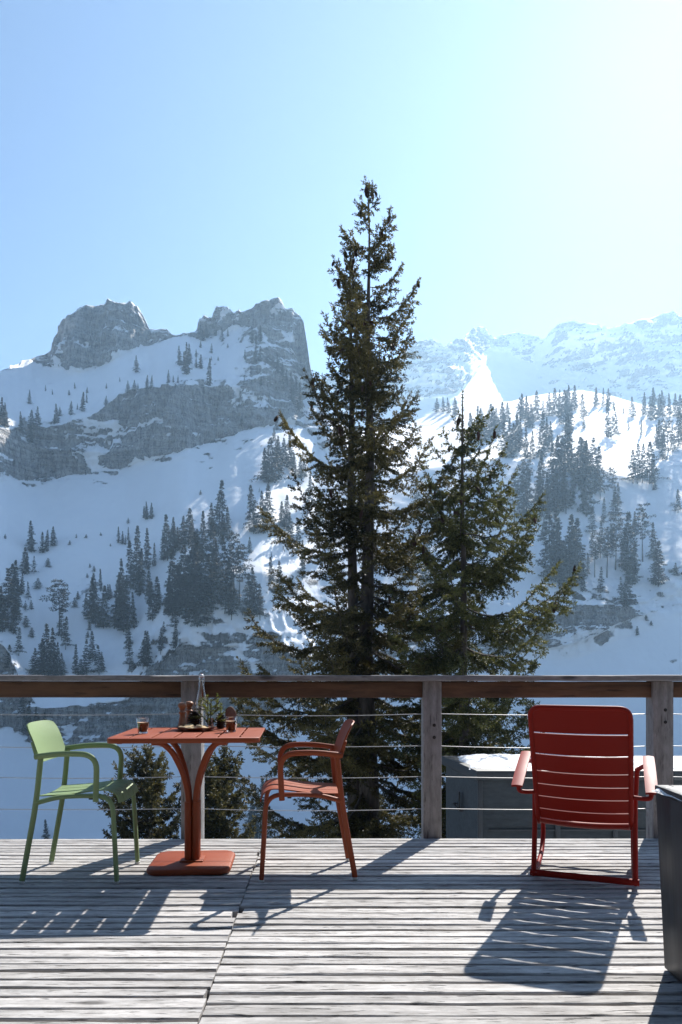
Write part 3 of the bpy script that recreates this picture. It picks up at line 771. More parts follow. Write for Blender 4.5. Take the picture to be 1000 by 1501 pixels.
def clump(place, items, kinds, finder=None):
    """place: words that locate the clump; items: (photo x, foot y, height in photo pixels[, kind])"""
    global n_far
    items = sorted(items, key=lambda q: q[0])
    for i, it in enumerate(items):
        x, yb, h = it[:3]; kind = it[3] if len(it) > 3 else trs.choice(kinds)
        p = (finder or at_px)(x, yb)
        hm = h * p.y / F * 1.16
        crown, tr, whole = trs.choice(PROTO[kind])
        wv = trs.uniform(.74, 1.28); rz = trs.uniform(0, 6.28)
        nm = NAME.get(kind, 'mountain_spruce')
        if h >= 24:
            o = empty(nm, p - Vector((0, 0, .02 * hm)), rz)
            c = link_mesh('crown', crown, o); t = link_mesh('trunk', tr, o)
        else:
            o = link_mesh(nm, whole); o.location = p - Vector((0, 0, .02 * hm)); o.rotation_euler = (0, 0, rz)
        o.scale = (hm * wv, hm * wv, hm)
        o.rotation_euler = (trs.gauss(0, .035), trs.gauss(0, .035), rz)
        n = len(items)
        pos = ORD[i] if n > 1 else ''
        if n > 1 and i == n - 1: pos = 'rightmost'
        lab = KIND_ADJ[kind] + ' ' + place + (', ' + pos + '' if pos else '')
        tag(o, lab, 'shrub' if kind == 'bush' else 'tree', 'conifers scattered over the snowy slopes'); n_far += 1

MIX = ['narrow', 'dense', 'ragged', 'wide']
TH = ['narrow', 'spire', 'dense']
# left: the shaded bowl
clump('high in the snow bowl at far left', [(46, 810, 40, 'dense'), (62, 811, 27), (68, 810, 28), (79, 802, 25, 'dense')], TH)
clump('stepping down the snow at far left', [(36, 843, 35), (41, 841, 26), (51, 842, 23, 'ragged'), (33, 872, 27), (70, 832, 11, 'bush'), (56, 863, 13, 'bush')], MIX)
clump('in the thick stand at the left edge', [(10, 920, 76), (20, 900, 63), (23, 874, 46), (3, 927, 58), (27, 905, 42), (16, 930, 46), (-8, 920, 60), (28, 962, 36, 'ragged'), (9, 985, 34, 'ragged')], ['dense', 'narrow', 'ragged'])
clump('on open snow below the far left stand', [(43, 881, 23), (39, 896, 13), (46, 894, 11, 'bush'), (38, 920, 14, 'bush'), (47, 934, 12, 'bush')], ['ragged'])
clump('with crooked open limbs at far left', [(88, 930, 68, 'pine'), (99, 953, 42, 'ragged'), (92, 940, 42, 'ragged')], MIX)
clump('in the clump on the left snow spur', [(134, 912, 56), (141, 916, 65), (148, 868, 29, 'spire'), (152, 923, 54), (126, 905, 30), (158, 880, 20), (162, 878, 18)], ['dense', 'narrow', 'wide'])
clump('beside the left snow spur', [(115, 881, 10), (110, 890, 12), (133, 925, 10), (131, 935, 8)], ['bush'])
clump('rising just over the rail at left', [(52, 992, 36), (64, 992, 46), (70, 996, 70), (79, 996, 66), (86, 994, 44), (94, 994, 30)], ['dense', 'wide'])
clump('along the rail on lower left snow', [(113, 990, 38), (129, 992, 48), (139, 967, 36), (146, 990, 38), (153, 986, 24), (120, 992, 20, 'bush')], ['narrow', 'ragged'])
clump('tiny in the middle of the open bowl', [(175, 797, 21), (181, 799, 17), (188, 793, 17), (185, 799, 12)], ['narrow'])
clump('alone on the smooth upper bowl', [(213, 761, 16), (217, 762, 23), (223, 761, 21)], ['narrow', 'dense'])
clump('dotted over the open bowl', [(9, 790, 6), (113, 790, 5), (126, 789, 5), (149, 786, 4), (102, 799, 6), (132, 833, 5), (139, 838, 7), (128, 849, 6), (163, 801, 4), (189, 768, 7), (295, 726, 6)], ['bush'])
clump('crossing behind the rail far left', [(34, 1060, 40), (44, 1078, 44), (56, 1082, 40), (70, 1086, 36)], ['ragged', 'dense'])
# left centre: the big dark wood on the spur
clump('along the upper left rim of the central wood', [(179, 905, 75), (193, 864, 62), (201, 852, 71), (216, 835, 53), (227, 832, 30), (205, 876, 62), (172, 922, 71)], ['dense', 'wide', 'narrow'])
clump('on the left flank of the central wood', [(183, 928, 65), (198, 922, 47), (191, 951, 42), (192, 980, 40, 'ragged'), (218, 876, 42), (220, 910, 47, 'pine'), (227, 910, 50, 'narrow'), (233, 899, 46), (237, 893, 33)], MIX)
clump('on the rocks above the lower cliff', [(217, 980, 46), (211, 985, 38), (241, 939, 24), (256, 951, 30), (236, 957, 30), (218, 960, 30)], ['ragged', 'dense'])
clump('in the upper row of the central wood', [(246, 823, 58), (252, 818, 50), (257, 806, 36), (241, 822, 37), (268, 794, 33), (276, 800, 47), (282, 791, 30), (262, 808, 30)], ['narrow', 'dense', 'wide'])
clump('in the heart of the central wood', [(254, 905, 85, 'narrow'), (250, 905, 53), (265, 905, 65), (271, 890, 79), (279, 893, 97), (288, 905, 99), (295, 899, 76), (305, 893, 68), (291, 919, 50), (302, 916, 42), (276, 916, 42), (256, 925, 44)], ['dense', 'wide', 'ragged'])
clump('climbing the ridge above the central wood', [(298, 826, 66), (294, 820, 39), (320, 786, 71), (310, 789, 44), (328, 786, 21), (335, 791, 42), (317, 841, 68), (314, 870, 68), (325, 800, 40)], ['dense', 'narrow'])
clump('on the right end of the central wood', [(344, 881, 85, 'pine'), (337, 893, 94, 'ragged'), (353, 887, 71, 'pine'), (331, 899, 71), (340, 905, 53), (369, 907, 56), (378, 905, 62), (383, 910, 47)], ['wide', 'ragged'])
clump('side by side on the sunlit snow spur', [(372, 784, 63), (392, 781, 62), (386, 784, 54)], ['wide'])
clump('half behind the tall spruce on the snow spur', [(420, 777, 44), (414, 774, 33), (427, 800, 40), (436, 812, 44), (445, 850, 50), (412, 870, 40)], ['narrow', 'wide'])
clump('scattered on the sunlit snow spur', [(367, 812, 21), (399, 855, 32), (398, 818, 7), (381, 722, 6), (360, 838, 8)], ['narrow'])
clump('below the cliff beside the tall spruce', [(395, 710, 58), (390, 707, 43), (410, 692, 44), (405, 705, 52), (427, 690, 48), (432, 700, 30), (440, 702, 28), (447, 700, 24), (418, 680, 34)], ['dense', 'wide'])
# left: on the shelf above the cliff band
clump('in the cluster on the upper shelf', [(265, 537, 26), (274, 550, 41), (279, 535, 27), (271, 545, 25), (288, 540, 15), (295, 542, 18), (289, 524, 10)], ['dense', 'narrow'])
clump('under the twin rock peaks', [(294, 499, 19), (304, 498, 17), (317, 494, 15), (326, 501, 18), (334, 495, 10), (298, 500, 14)], ['wide'])
clump('thinly dotting the upper shelf', [(311, 519, 13), (294, 510, 9), (335, 511, 6), (320, 529, 6), (310, 530, 6)], ['wide'])
clump('on the brink of the cliff band', [(306, 567, 36, 'spire'), (249, 562, 17), (256, 561, 9), (263, 562, 10), (229, 572, 17), (223, 572, 18), (360, 566, 13), (384, 566, 12)], ['narrow'])
clump('on the ledges of the steep right rock wall', [(370, 504, 22), (376, 506, 18), (382, 502, 22), (375, 532, 24), (382, 532, 20), (361, 529, 13), (409, 548, 24), (415, 566, 28), (421, 568, 22), (432, 592, 40), (440, 602, 34), (437, 582, 24)], ['narrow', 'dense'])
clump('at the base of the upper cliff', [(357, 628, 16), (406, 632, 16), (402, 648, 18)], ['wide'])
clump('at the shelf far left end', [(4, 624, 36), (9, 627, 32), (-2, 626, 34), (33, 632, 25), (49, 631, 26), (61, 625, 25), (51, 649, 23)], ['wide', 'dense'])
clump('spaced along the shelf above the cliff band', [(86, 622, 25), (91, 612, 12), (82, 622, 13), (106, 609, 18), (122, 604, 25), (129, 592, 13), (129, 577, 8), (115, 601, 8), (157, 595, 13)], ['wide', 'narrow'])
clump('on the cliff brink under the round rock', [(192, 579, 16), (202, 576, 15), (209, 573, 9)], ['wide'])
clump('on the snow beneath the round rock', [(44, 594, 18), (69, 574, 8), (201, 547, 22), (110, 571, 8), (79, 580, 7), (102, 580, 7), (176, 560, 6), (157, 570, 7)], ['narrow', 'wide'])
# right: the hazy wood
clump('in the hazy row behind the slender spruce leader', [(701, 647, 46), (716, 643, 44), (724, 643, 42), (710, 648, 42), (729, 640, 36), (737, 630, 36), (744, 616, 22), (692, 652, 40)], ['dense', 'wide'])
clump('in the hazy trio right of the slender leader', [(746, 672, 52), (752, 666, 38), (741, 668, 44)], ['wide'])
clump('on the hazy skyline of the right hill', [(767, 616, 34), (775, 628, 40), (763, 614, 26), (786, 617, 38), (781, 628, 32), (796, 615, 24), (805, 611, 30), (815, 609, 34), (820, 609, 32), (826, 622, 44)], ['dense', 'wide', 'ragged'])
clump('in the middle rank of the right hill', [(760, 664, 50), (765, 656, 38), (773, 672, 42), (780, 675, 36), (794, 672, 58), (803, 656, 38), (809, 664, 40)], ['narrow', 'dense'])
clump('in the right hill lower rank of big trees', [(773, 736, 62, 'pine'), (790, 742, 68), (769, 750, 58), (756, 742, 32), (765, 760, 54), (807, 742, 80), (817, 750, 95), (826, 742, 90), (802, 750, 50), (735, 752, 34)], ['ragged', 'pine', 'dense'])
clump('far off beside the top of the slender spruce', [(651, 604, 20), (668, 610, 24), (659, 606, 20), (640, 604, 18)], ['wide'])
clump('on the left of the bright snowfield', [(835, 604, 34), (842, 602, 32), (830, 606, 30), (856, 618, 36, 'ragged'), (857, 628, 11, 'bush'), (834, 637, 38), (833, 688, 70, 'narrow'), (838, 695, 56), (825, 691, 46)], ['dense'])
clump('on the crest above the bright snowfield', [(874, 597, 26), (884, 598, 24), (893, 598, 24), (901, 598, 10)], ['narrow', 'dense'])
clump('together in the middle of the bright snowfield', [(892, 643, 50, 'narrow'), (903, 643, 40, 'ragged')], ['narrow'])
clump('tiny on the bright snowfield', [(915, 607, 9), (923, 631, 10), (941, 639, 21)], ['narrow'])
clump('in the row on the right crest', [(929, 612, 27), (944, 610, 30), (959, 617, 42), (973, 611, 34), (953, 612, 26), (982, 611, 29), (990, 611, 30), (998, 611, 28), (966, 610, 28)], ['dense', 'wide'])
clump('in the stand at the right edge', [(968, 660, 38), (980, 664, 44, 'pine'), (973, 676, 40), (987, 664, 32), (995, 656, 46), (1002, 658, 46), (962, 658, 30)], ['dense', 'ragged', 'wide'])
clump('in the tight cluster below the bright snowfield', [(935, 709, 50), (929, 709, 43), (943, 708, 50), (952, 710, 54), (957, 710, 38), (960, 719, 10, 'bush')], ['ragged', 'narrow'])
clump('at the core of the right wood', [(860, 757, 96, 'dense'), (851, 714, 64), (856, 696, 46), (869, 702, 52), (863, 714, 58), (881, 732, 66), (876, 714, 40), (827, 748, 56), (836, 744, 56)], ['dense', 'ragged'])
clump('standing clear right of the right wood', [(901, 736, 44, 'pine'), (906, 742, 30), (903, 762, 42), (995, 752, 30), (939, 760, 9)], ['ragged'])
clump('in the left half of the lower right wood', [(755, 767, 58, 'pine'), (773, 768, 70), (791, 765, 58), (817, 757, 58), (831, 754, 50, 'pine'), (796, 796, 31)], ['dense', 'ragged'])
clump('in the dark block of the lower right wood', [(815, 852, 97), (808, 849, 88), (822, 858, 80), (831, 863, 94), (843, 841, 70), (838, 858, 75)], ['dense'])
clump('among the rocks of the lower right wood', [(852, 869, 38, 'spire'), (860, 847, 27), (873, 847, 56, 'pine'), (891, 847, 64, 'pine'), (880, 819, 47), (903, 836, 70, 'pine'), (868, 786, 36), (885, 772, 36), (913, 891, 48, 'dense'), (908, 883, 33), (878, 869, 33), (831, 894, 22)], ['ragged'])
clump('at the right end of the lower right wood', [(920, 841, 78, 'narrow'), (929, 858, 55), (916, 833, 50), (943, 824, 72, 'pine'), (931, 788, 33), (958, 821, 47), (966, 861, 58), (962, 858, 47), (992, 845, 16, 'bush')], ['dense', 'narrow'])
clump('on the snow beneath the right rock band', [(947, 910, 8), (934, 931, 11), (954, 918, 6)], ['bush'])
clump('glimpsed through the tall spruce', [(470, 770, 44), (455, 745, 44), (486, 800, 44), (612, 760, 50), (640, 770, 48), (600, 850, 56), (625, 860, 60), (590, 930, 60)], ['wide', 'dense'])
clump('down on the blue snow under the rail at left', [(68, 1231, 26)], ['narrow'])
clump('far below behind the red chair', [(381, 1240, 96 * .9, 'wide'), (367, 1240, 60, 'narrow'), (372, 1250, 60, 'narrow')], ['wide'])


# ------------------------------------------------------------------ the deck
M_DECK = mat_wood('weathered_decking', 0, (.095, .086, .080), (.345, .328, .314), (.63, .605, .585), grain=1.0, attr='rnd', bump=.9, crack=.85, bdist=.006)
M_POST = mat_wood('weathered_post', 2, (.075, .070, .068), (.20, .19, .185), (.33, .315, .31), grain=1.0, bump=.6, crack=.6)
M_CAP = mat_wood('weathered_cap', 0, (.07, .066, .066), (.19, .182, .18), (.30, .29, .29), grain=1.0, bump=.6, crack=.6)
M_BEAM = mat_wood('stained_beam', 0, (.020, .013, .010), (.060, .036, .025), (.19, .105, .060), grain=.42, bump=.9, crack=.55)
M_STEEL = mat_plain('cable_steel', (.36, .36, .36), .45, metal=.6)
M_SUB = mat_wood('near_black_wood', 0, (.012, .011, .010), (.022, .020, .018), (.035, .032, .03), knots=False)  # near-black, so the sheet below the boards reads as shade
DECK_Y = 4.698
def build_deck():
    r = random.Random(4)
    vs = []; fs = []; rnd = []
    def joint(y): return -.449 + (y - 2.245) * -.0215
    def plank(x0, x1, y0, y1, z, seed, rv, skew=0.0):
        # section: rounded, worn top; long run in x
        n = max(6, int((x1 - x0) / .045)); w = y1 - y0; b = len(vs)
        sec = [(0, -.045), (.0, -.013), (.04, -.0045), (.10, -.0004), (.34, -.0004), (.5, -.0016), (.66, -.0006), (.86, 0), (.955, -.003), (1, -.011), (1, -.045)]
        m = len(sec)
        for i in range(n + 1):
            x = x0 + (x1 - x0) * i / n
            w0 = .0042 * mnoise.noise((x * 1.7, seed, 0)) + .0024 * mnoise.noise((x * 9, seed, 3))
            w1 = .0042 * mnoise.noise((x * 1.9, seed, 7)) + .0024 * mnoise.noise((x * 10, seed, 11))
            dz = .0022 * mnoise.noise((x * 1.1, seed, 17)) + .0011 * mnoise.noise((x * 6.0, seed, 29))
            chew = max(0, mnoise.noise((x * 3.5, seed, 41)) - .38) * .018
            for k, (q, h) in enumerate(sec):
                yy = y0 + w0 * (1 - q) + w1 * q + w * q + (chew if k in (1, 2) else 0)
                zz = z + h + dz + (.0014 * mnoise.noise((x * 4, q * 9 + seed, 55)) if 1 < k < m - 2 else 0) - (chew * .5 if k in (1, 2, 3) else 0)
                vs.append((x + skew * (q - .5), yy, zz)); rnd.append(rv)
        for i in range(n):
            for k in range(m - 1):
                a = b + i * m + k; fs.append((a, a + m, a + m + 1, a + 1))
        fs.append(tuple(b + k for k in range(m))); fs.append(tuple(b + n * m + k for k in range(m - 1, -1, -1)))
    for side in (0, 1):
        y = DECK_Y; k = 0
        while y > -.6:
            w = r.choice((.054, .060, .064, .070, .079)) * r.uniform(.95, 1.05); gap = r.uniform(.0055, .0095)
            y0 = y - w; j = joint((y + y0) / 2)
            rv = r.random()
            z = r.uniform(-.0045, .001)
            if side == 0:
                e = j - r.uniform(.0015, .0045) - (r.uniform(.010, .024) if r.random() < .05 else 0)
                plank(-5.2, e, y0, y, z, k * 3.1 + 1, rv, r.uniform(-.004, .004))
            else:
                e = j + r.uniform(.0015, .0045) + (r.uniform(.010, .020) if r.random() < .05 else 0)
                # long boards meet end to end now and then
                cut = r.uniform(1.2, 5.0)
                plank(e, 5.6, y0, y, z, k * 3.7 + 200, rv, r.uniform(-.004, .004))
            y = y0 - gap; k += 1
    me = np_mesh('deck_floor', np.array(vs), [np.array([f for f in fs if len(f) == 4]), np.array([f for f in fs if len(f) == 11])], M_DECK)
    at = me.attributes.new('rnd', 'FLOAT', 'POINT'); at.data.foreach_set('value', np.array(rnd, dtype=np.float32))
    me.set_sharp_from_angle(angle=R(28))
    o = link_mesh('deck_floor', me); tag(o, kind='structure')
    g = G()
    g.rbox((.2, 2.02, -.155), (10.7, 5.3, .16), 0)  # one solid dark sheet, standing in for the shade seen through the gaps
    tag(g.build('gap_shade_sheet', M_SUB), kind='structure')
build_deck()

# ------------------------------------------------------------------ the railing
rail = empty('deck_railing', (0, 4.76, 0))
tag(rail, 'weathered timber railing with grey posts, brown crossbeam and steel cables along the deck edge', 'railing')
PX = [(-4.12, .130), (-2.56, .130), (-.985, .134), (.600, .121), (2.117, .134), (3.66, .13), (5.2, .13)]
for i, (x, w) in enumerate(PX):
    g = G(); bm = bmesh.new(); bmesh.ops.create_cube(bm, size=1)
    for v in bm.verts: v.co = Vector((v.co.x * w, v.co.y * .12, v.co.z * 1.48))
    bmesh.ops.bevel(bm, geom=list(bm.edges), offset=.006, segments=2, profile=.5, affect='EDGES')
    g.bm(bm); o = g.build('post', M_POST, rail); o.location = (x, .002, 1.028 - .74); o.rotation_euler = (0, 0, 0)
    if i in (3, 4):
        for zz in ((.74, .66) if i == 3 else (.84, .76)):
            b = G(); b.lathe([(.011, 0), (.011, .003), (.007, .006), (0.0001, .007)], n=14); b.xf(Matrix.Rotation(R(90), 4, 'X'))
            bo = b.build('bolt', M_SUB, o); bo.location = (.012, -.0605, zz - .288 - (1.028 - .74) + .288)
def worn_bar(x0, x1, cy, cz, sy, sz, seed, amp=.0018, ch=.005, step=.05):
    n = max(4, int((x1 - x0) / step)); hy, hz = sy / 2, sz / 2; vs = []; fs = []
    sec = [(-hy, -hz + ch), (-hy + ch, -hz), (hy - ch, -hz), (hy, -hz + ch), (hy, hz - ch), (hy - ch, hz), (-hy + ch, hz), (-hy, hz - ch)]
    for i in range(n + 1):
        x = x0 + (x1 - x0) * i / n; bend = .0022 * mnoise.noise((x * .6, seed, 0))
        for k, (y, z) in enumerate(sec):
            c = max(0, mnoise.noise((x * 4, k * 1.7 + seed, 3)) - .30) * .012
            vs.append((x, cy + y * (1 - c / hy) + amp * mnoise.noise((x * 2.3, k * .9 + seed, 9)), cz + z + bend + amp * mnoise.noise((x * 3.1, k * .9 + seed, 5)) - (c if k in (5, 6, 7) else -c if k in (0, 1) else 0)))
    for i in range(n):
        for k in range(8):
            a = i * 8 + k; b = i * 8 + (k + 1) % 8; fs.append((a, b, b + 8, a + 8))
    fs.append(tuple(range(7, -1, -1))); fs.append(tuple(range(n * 8, n * 8 + 8)))
    return G().add(vs, fs)
worn_bar(-5.4, 5.8, -.01, 1.0485, .185, .037, 2.0).build('cap_rail', M_CAP, rail)
for i in range(len(PX) - 1):
    a = PX[i][0] + PX[i][1] / 2 + .002; b = PX[i + 1][0] - PX[i + 1][1] / 2 - .002
    worn_bar(a, b, .0, .9725, .058, .106, i * 3.3, .0016, .006).build('crossbeam', M_BEAM, rail)
for z in (.812, .599, .395, .182):
    g = G(); pts = []
    for i in range(len(PX) - 1):
        a, b = PX[i][0], PX[i + 1][0]
        for k in range(12):
            t = k / 12; pts.append((a + (b - a) * t, 0, z - .012 * 4 * t * (1 - t) * (1 + .3 * math.sin(i * 3 + z * 9))))
    pts.append((PX[-1][0], 0, z))
    g.tube(pts, .0025, 8); g.build('cable', M_STEEL, rail)

# ------------------------------------------------------------------ grey shed below the deck
M_SHED = mat_wood('grey_boards', 0, (.022, .028, .032), (.040, .049, .055), (.058, .068, .074), grain=.7, knots=False, bump=.25, crack=.2)
M_SHED_TRIM = mat_plain('shed_trim', (.030, .036, .041), .55, var=.2)
M_BLACK = mat_plain('black_metal', (.012, .012, .013), .4)
def mat_snow_patch():
    t = NT('old_snow'); v = t.coord()
    n = t.noise(v, 26, 6, .65); n2 = t.noise(v, 7, 4, .6)
    t.set(Base_Color=t.ramp(n, [(.3, (.62, .63, .65)), (.6, (.86, .865, .875))]), Roughness=.5)
    t.bump(t.math('ADD', n, t.math('MULTIPLY', n2, 1.5)), .8, .03); return t.m
M_SNOW = mat_snow_patch()
YF = 7.05; ZR = H_CAM - 151 / F * YF
xl = (703 - HX) / F * YF; xr = 4.35; dep = 1.16
shed = empty('grey_shed', ((xl + xr) / 2, YF + dep / 2, -2.32))
tag(shed, 'low dark grey timber shed with a snow-dusted flat roof just beyond the railing', 'shed')
so = Vector(shed.location)
sk = -.16    # the left wall runs back slightly leftwards
def sh(name, g, m, par=shed):
    g.xf(Matrix.Translation(-so)); return g.build(name, m, par)
g = G()
zt = ZR - .10; zb = -2.32
base = [(xl, YF + .05), (xr, YF + .05), (xr, YF + dep), (xl + sk, YF + dep)]
g.prism(base, zb, zt); sh('wall', g, M_SHED)
g = G(); g.prism([(xl - .03, YF), (xr + .05, YF), (xr + .05, YF + dep + .06), (xl + sk - .05, YF + dep + .06)], ZR - .095, ZR, .012); sh('roof', g, M_SHED_TRIM)
g = G()
for x in (xl + .012, xl + .78, xl + 1.35, xr - .012):
    g = G(); g.rbox((x, YF + .038, (zt + zb) / 2), (.05, .024, zt - zb - .004), .003); sh('corner_batten', g, M_SHED_TRIM)

zl = H_CAM - (1218 - HY) / F * YF
g = G(); g.rbox(((xl + xr) / 2, YF + .036, zl), (xr - xl - .2, .014, .018), .002); sh('rail_strip', g, M_SHED_TRIM)
g = G()
bx, by = xl - .10, YF + .55
lx = xl + sk * .5 - .02
g.tube([(lx, by - .2, -.36), (lx - .035, by - .2, -.36), (lx - .035, by + .2, -.36), (lx, by + .2, -.36)], .010, 8)
g.rbox((lx - .008, by, -.30), (.012, .05, .20), .003)
sh('latch', g, M_BLACK)
def snow_slab(name, label, outline_fn, nx, ny, x0, x1, y0, y1, z, th, seed, cat='snow patch'):
    vs = []; fs = []
    for j in range(ny + 1):
        for i in range(nx + 1):
            x = x0 + (x1 - x0) * i / nx; y = y0 + (y1 - y0) * j / ny
            e = min(i, nx - i) / (nx * .5), min(j, ny - j) / (ny * .5)
            k = min(1, min(e[0] * 3.2, e[1] * 2.2)) ** .5
            w = 1 if outline_fn is None else outline_fn(x, y)
            h = th * k * w * (.65 + .5 * mnoise.fractal((x * 2.2 + seed, y * 2.2, 0), 1, 2, 4)) + .004 * mnoise.noise((x * 14, y * 14, seed))
            dx = .05 * mnoise.noise((x * 3, y * 3, seed + 5)); dy = .05 * mnoise.noise((x * 3, y * 3, seed + 9))
            vs.append((x + dx, y + dy, z - .012 + max(0, h)))
    for j in range(ny):
        for i in range(nx):
            a = j * (nx + 1) + i; fs.append((a, a + 1, a + nx + 2, a + nx + 1))
    g = G(); g.add(vs, fs)
    o = g.build(name, M_SNOW, None, 60); tag(o, label, cat); return o
snow_slab('roof_snow', 'melting white snow patch on the left of the grey shed roof', None, 60, 26, xl - .05, xl + .78, YF + .17, YF + dep - .02, ZR, .085, 3)
snow_slab('roof_snow', 'snow remnant on the grey shed roof, right of the red rocking chair', None, 40, 26, xl + 1.38, xr - .3, YF + .12, YF + dep - .02, ZR, .07, 8)

# ------------------------------------------------------------------ dark box at the right edge
def mat_box():
    t = NT('dark_stained_panel'); v = t.coord((1.5, 1.5, 1.5)); v2 = t.coord((14, 14, 1.2))
    n = t.noise(v, 2.2, 5, .6); n2 = t.noise(v2, 1, 5, .6)
    c = t.ramp(n, [(.3, (.012, .014, .016)), (.55, (.024, .026, .028)), (.75, (.045, .036, .030))])
    c = t.mix(.4, c, t.ramp(n2, [(.35, (.010, .011, .012)), (.7, (.05, .045, .042))]))
    t.set(Base_Color=c, Roughness=t.ramp(n2, [(.3, .35), (.7, .6)])); t.bump(n2, .35, .003); return t.m
M_BOX = mat_box()
box = empty('planter_box', (1.62, 2.18, 0))
tag(box, 'large dark planter box with a snow-crusted top, cut off by the right edge', 'planter')
def frustum(x0, x1, y0, y1, X0, X1, Y0, Y1, z0, z1): # bottom rect, top rect
    bm = bmesh.new()
    v = [bm.verts.new(p) for p in ((x0, y0, z0), (x1, y0, z0), (x1, y1, z0), (x0, y1, z0), (X0, Y0, z1), (X1, Y0, z1), (X1, Y1, z1), (X0, Y1, z1))]
    for f in ((3, 2, 1, 0), (4, 5, 6, 7), (0, 1, 5, 4), (1, 2, 6, 5), (2, 3, 7, 6), (3, 0, 4, 7)): bm.faces.new([v[i] for i in f])
    bmesh.ops.bevel(bm, geom=list(bm.edges), offset=.008, segments=2, profile=.5, affect='EDGES'); return bm
g = G(); g.bm(frustum(1.196, 2.05, 1.72, 2.655, 1.168, 2.08, 1.70, 2.665, .004, .655)); g.xf(Matrix.Translation((-1.62, -2.18, 0))); g.build('body', M_BOX, box)
g = G(); g.rbox((1.172 + .02, 2.18, .668), (.052, .97, .026), .004); g.rbox((1.64, 2.64, .668), (.84, .05, .0255), .004); g.xf(Matrix.Translation((-1.62, -2.18, 0))); g.build('rim', M_BOX, box)
o = snow_slab('crusted_snow', 'grainy ice-crusted snow lying on top of the dark planter box', None, 60, 60, 1.172, 2.06, 1.72, 2.665, .672, .04, 13)

# ------------------------------------------------------------------ painted metal furniture
def mat_paint(name, col, spec=.30):
    t = NT(name); v = t.coord()
    n = t.noise(v, 420, 2, .5); n2 = t.noise(v, 5, 3)
    c = t.mix(n2, tuple(x * .94 for x in col), tuple(x * 1.05 for x in col))
    t.set(Base_Color=c, Roughness=t.math('ADD', .46, t.math('MULTIPLY', n2, .14)))
    t.p.inputs['Specular IOR Level'].default_value = spec
    t.bump(n, .12, .0006); return t.m
M_GREEN = mat_paint('cactus_green_paint', (.20, .275, .130))
M_OCHRE = mat_paint('red_ochre_paint', (.25, .050, .014))
M_RED = mat_paint('poppy_red_paint', (.225, .011, .006), .15)
M_GLIDE = mat_plain('clear_glide', (.62, .63, .62), .35)
M_RUBBER = mat_plain('black_rubber', (.015, .015, .015), .7)

def plate_patch(fn, nu, nv, th):
    """solid sheet from fn(u,v)->(point, normal)"""
    vs = []; fs = []
    for s in (1, -1):
        for j in range(nv + 1):
            for i in range(nu + 1):
                p, n = fn(i / nu, j / nv); vs.append(tuple(p + n * (th / 2 * s)))
    N = (nu + 1) * (nv + 1)
    for j in range(nv):
        for i in range(nu):
            a = j * (nu + 1) + i; fs.append((a, a + 1, a + nu + 2, a + nu + 1)); fs.append((N + a + nu + 1, N + a + nu + 2, N + a + 1, N + a))
    ring = [i for i in range(nu + 1)] + [j * (nu + 1) + nu for j in range(1, nv + 1)] + [nv * (nu + 1) + i for i in range(nu - 1, -1, -1)] + [j * (nu + 1) for j in range(nv - 1, 0, -1)]
    for k in range(len(ring)):
        a, b = ring[k], ring[(k + 1) % len(ring)]; fs.append((b, a, N + a, N + b))
    return vs, fs

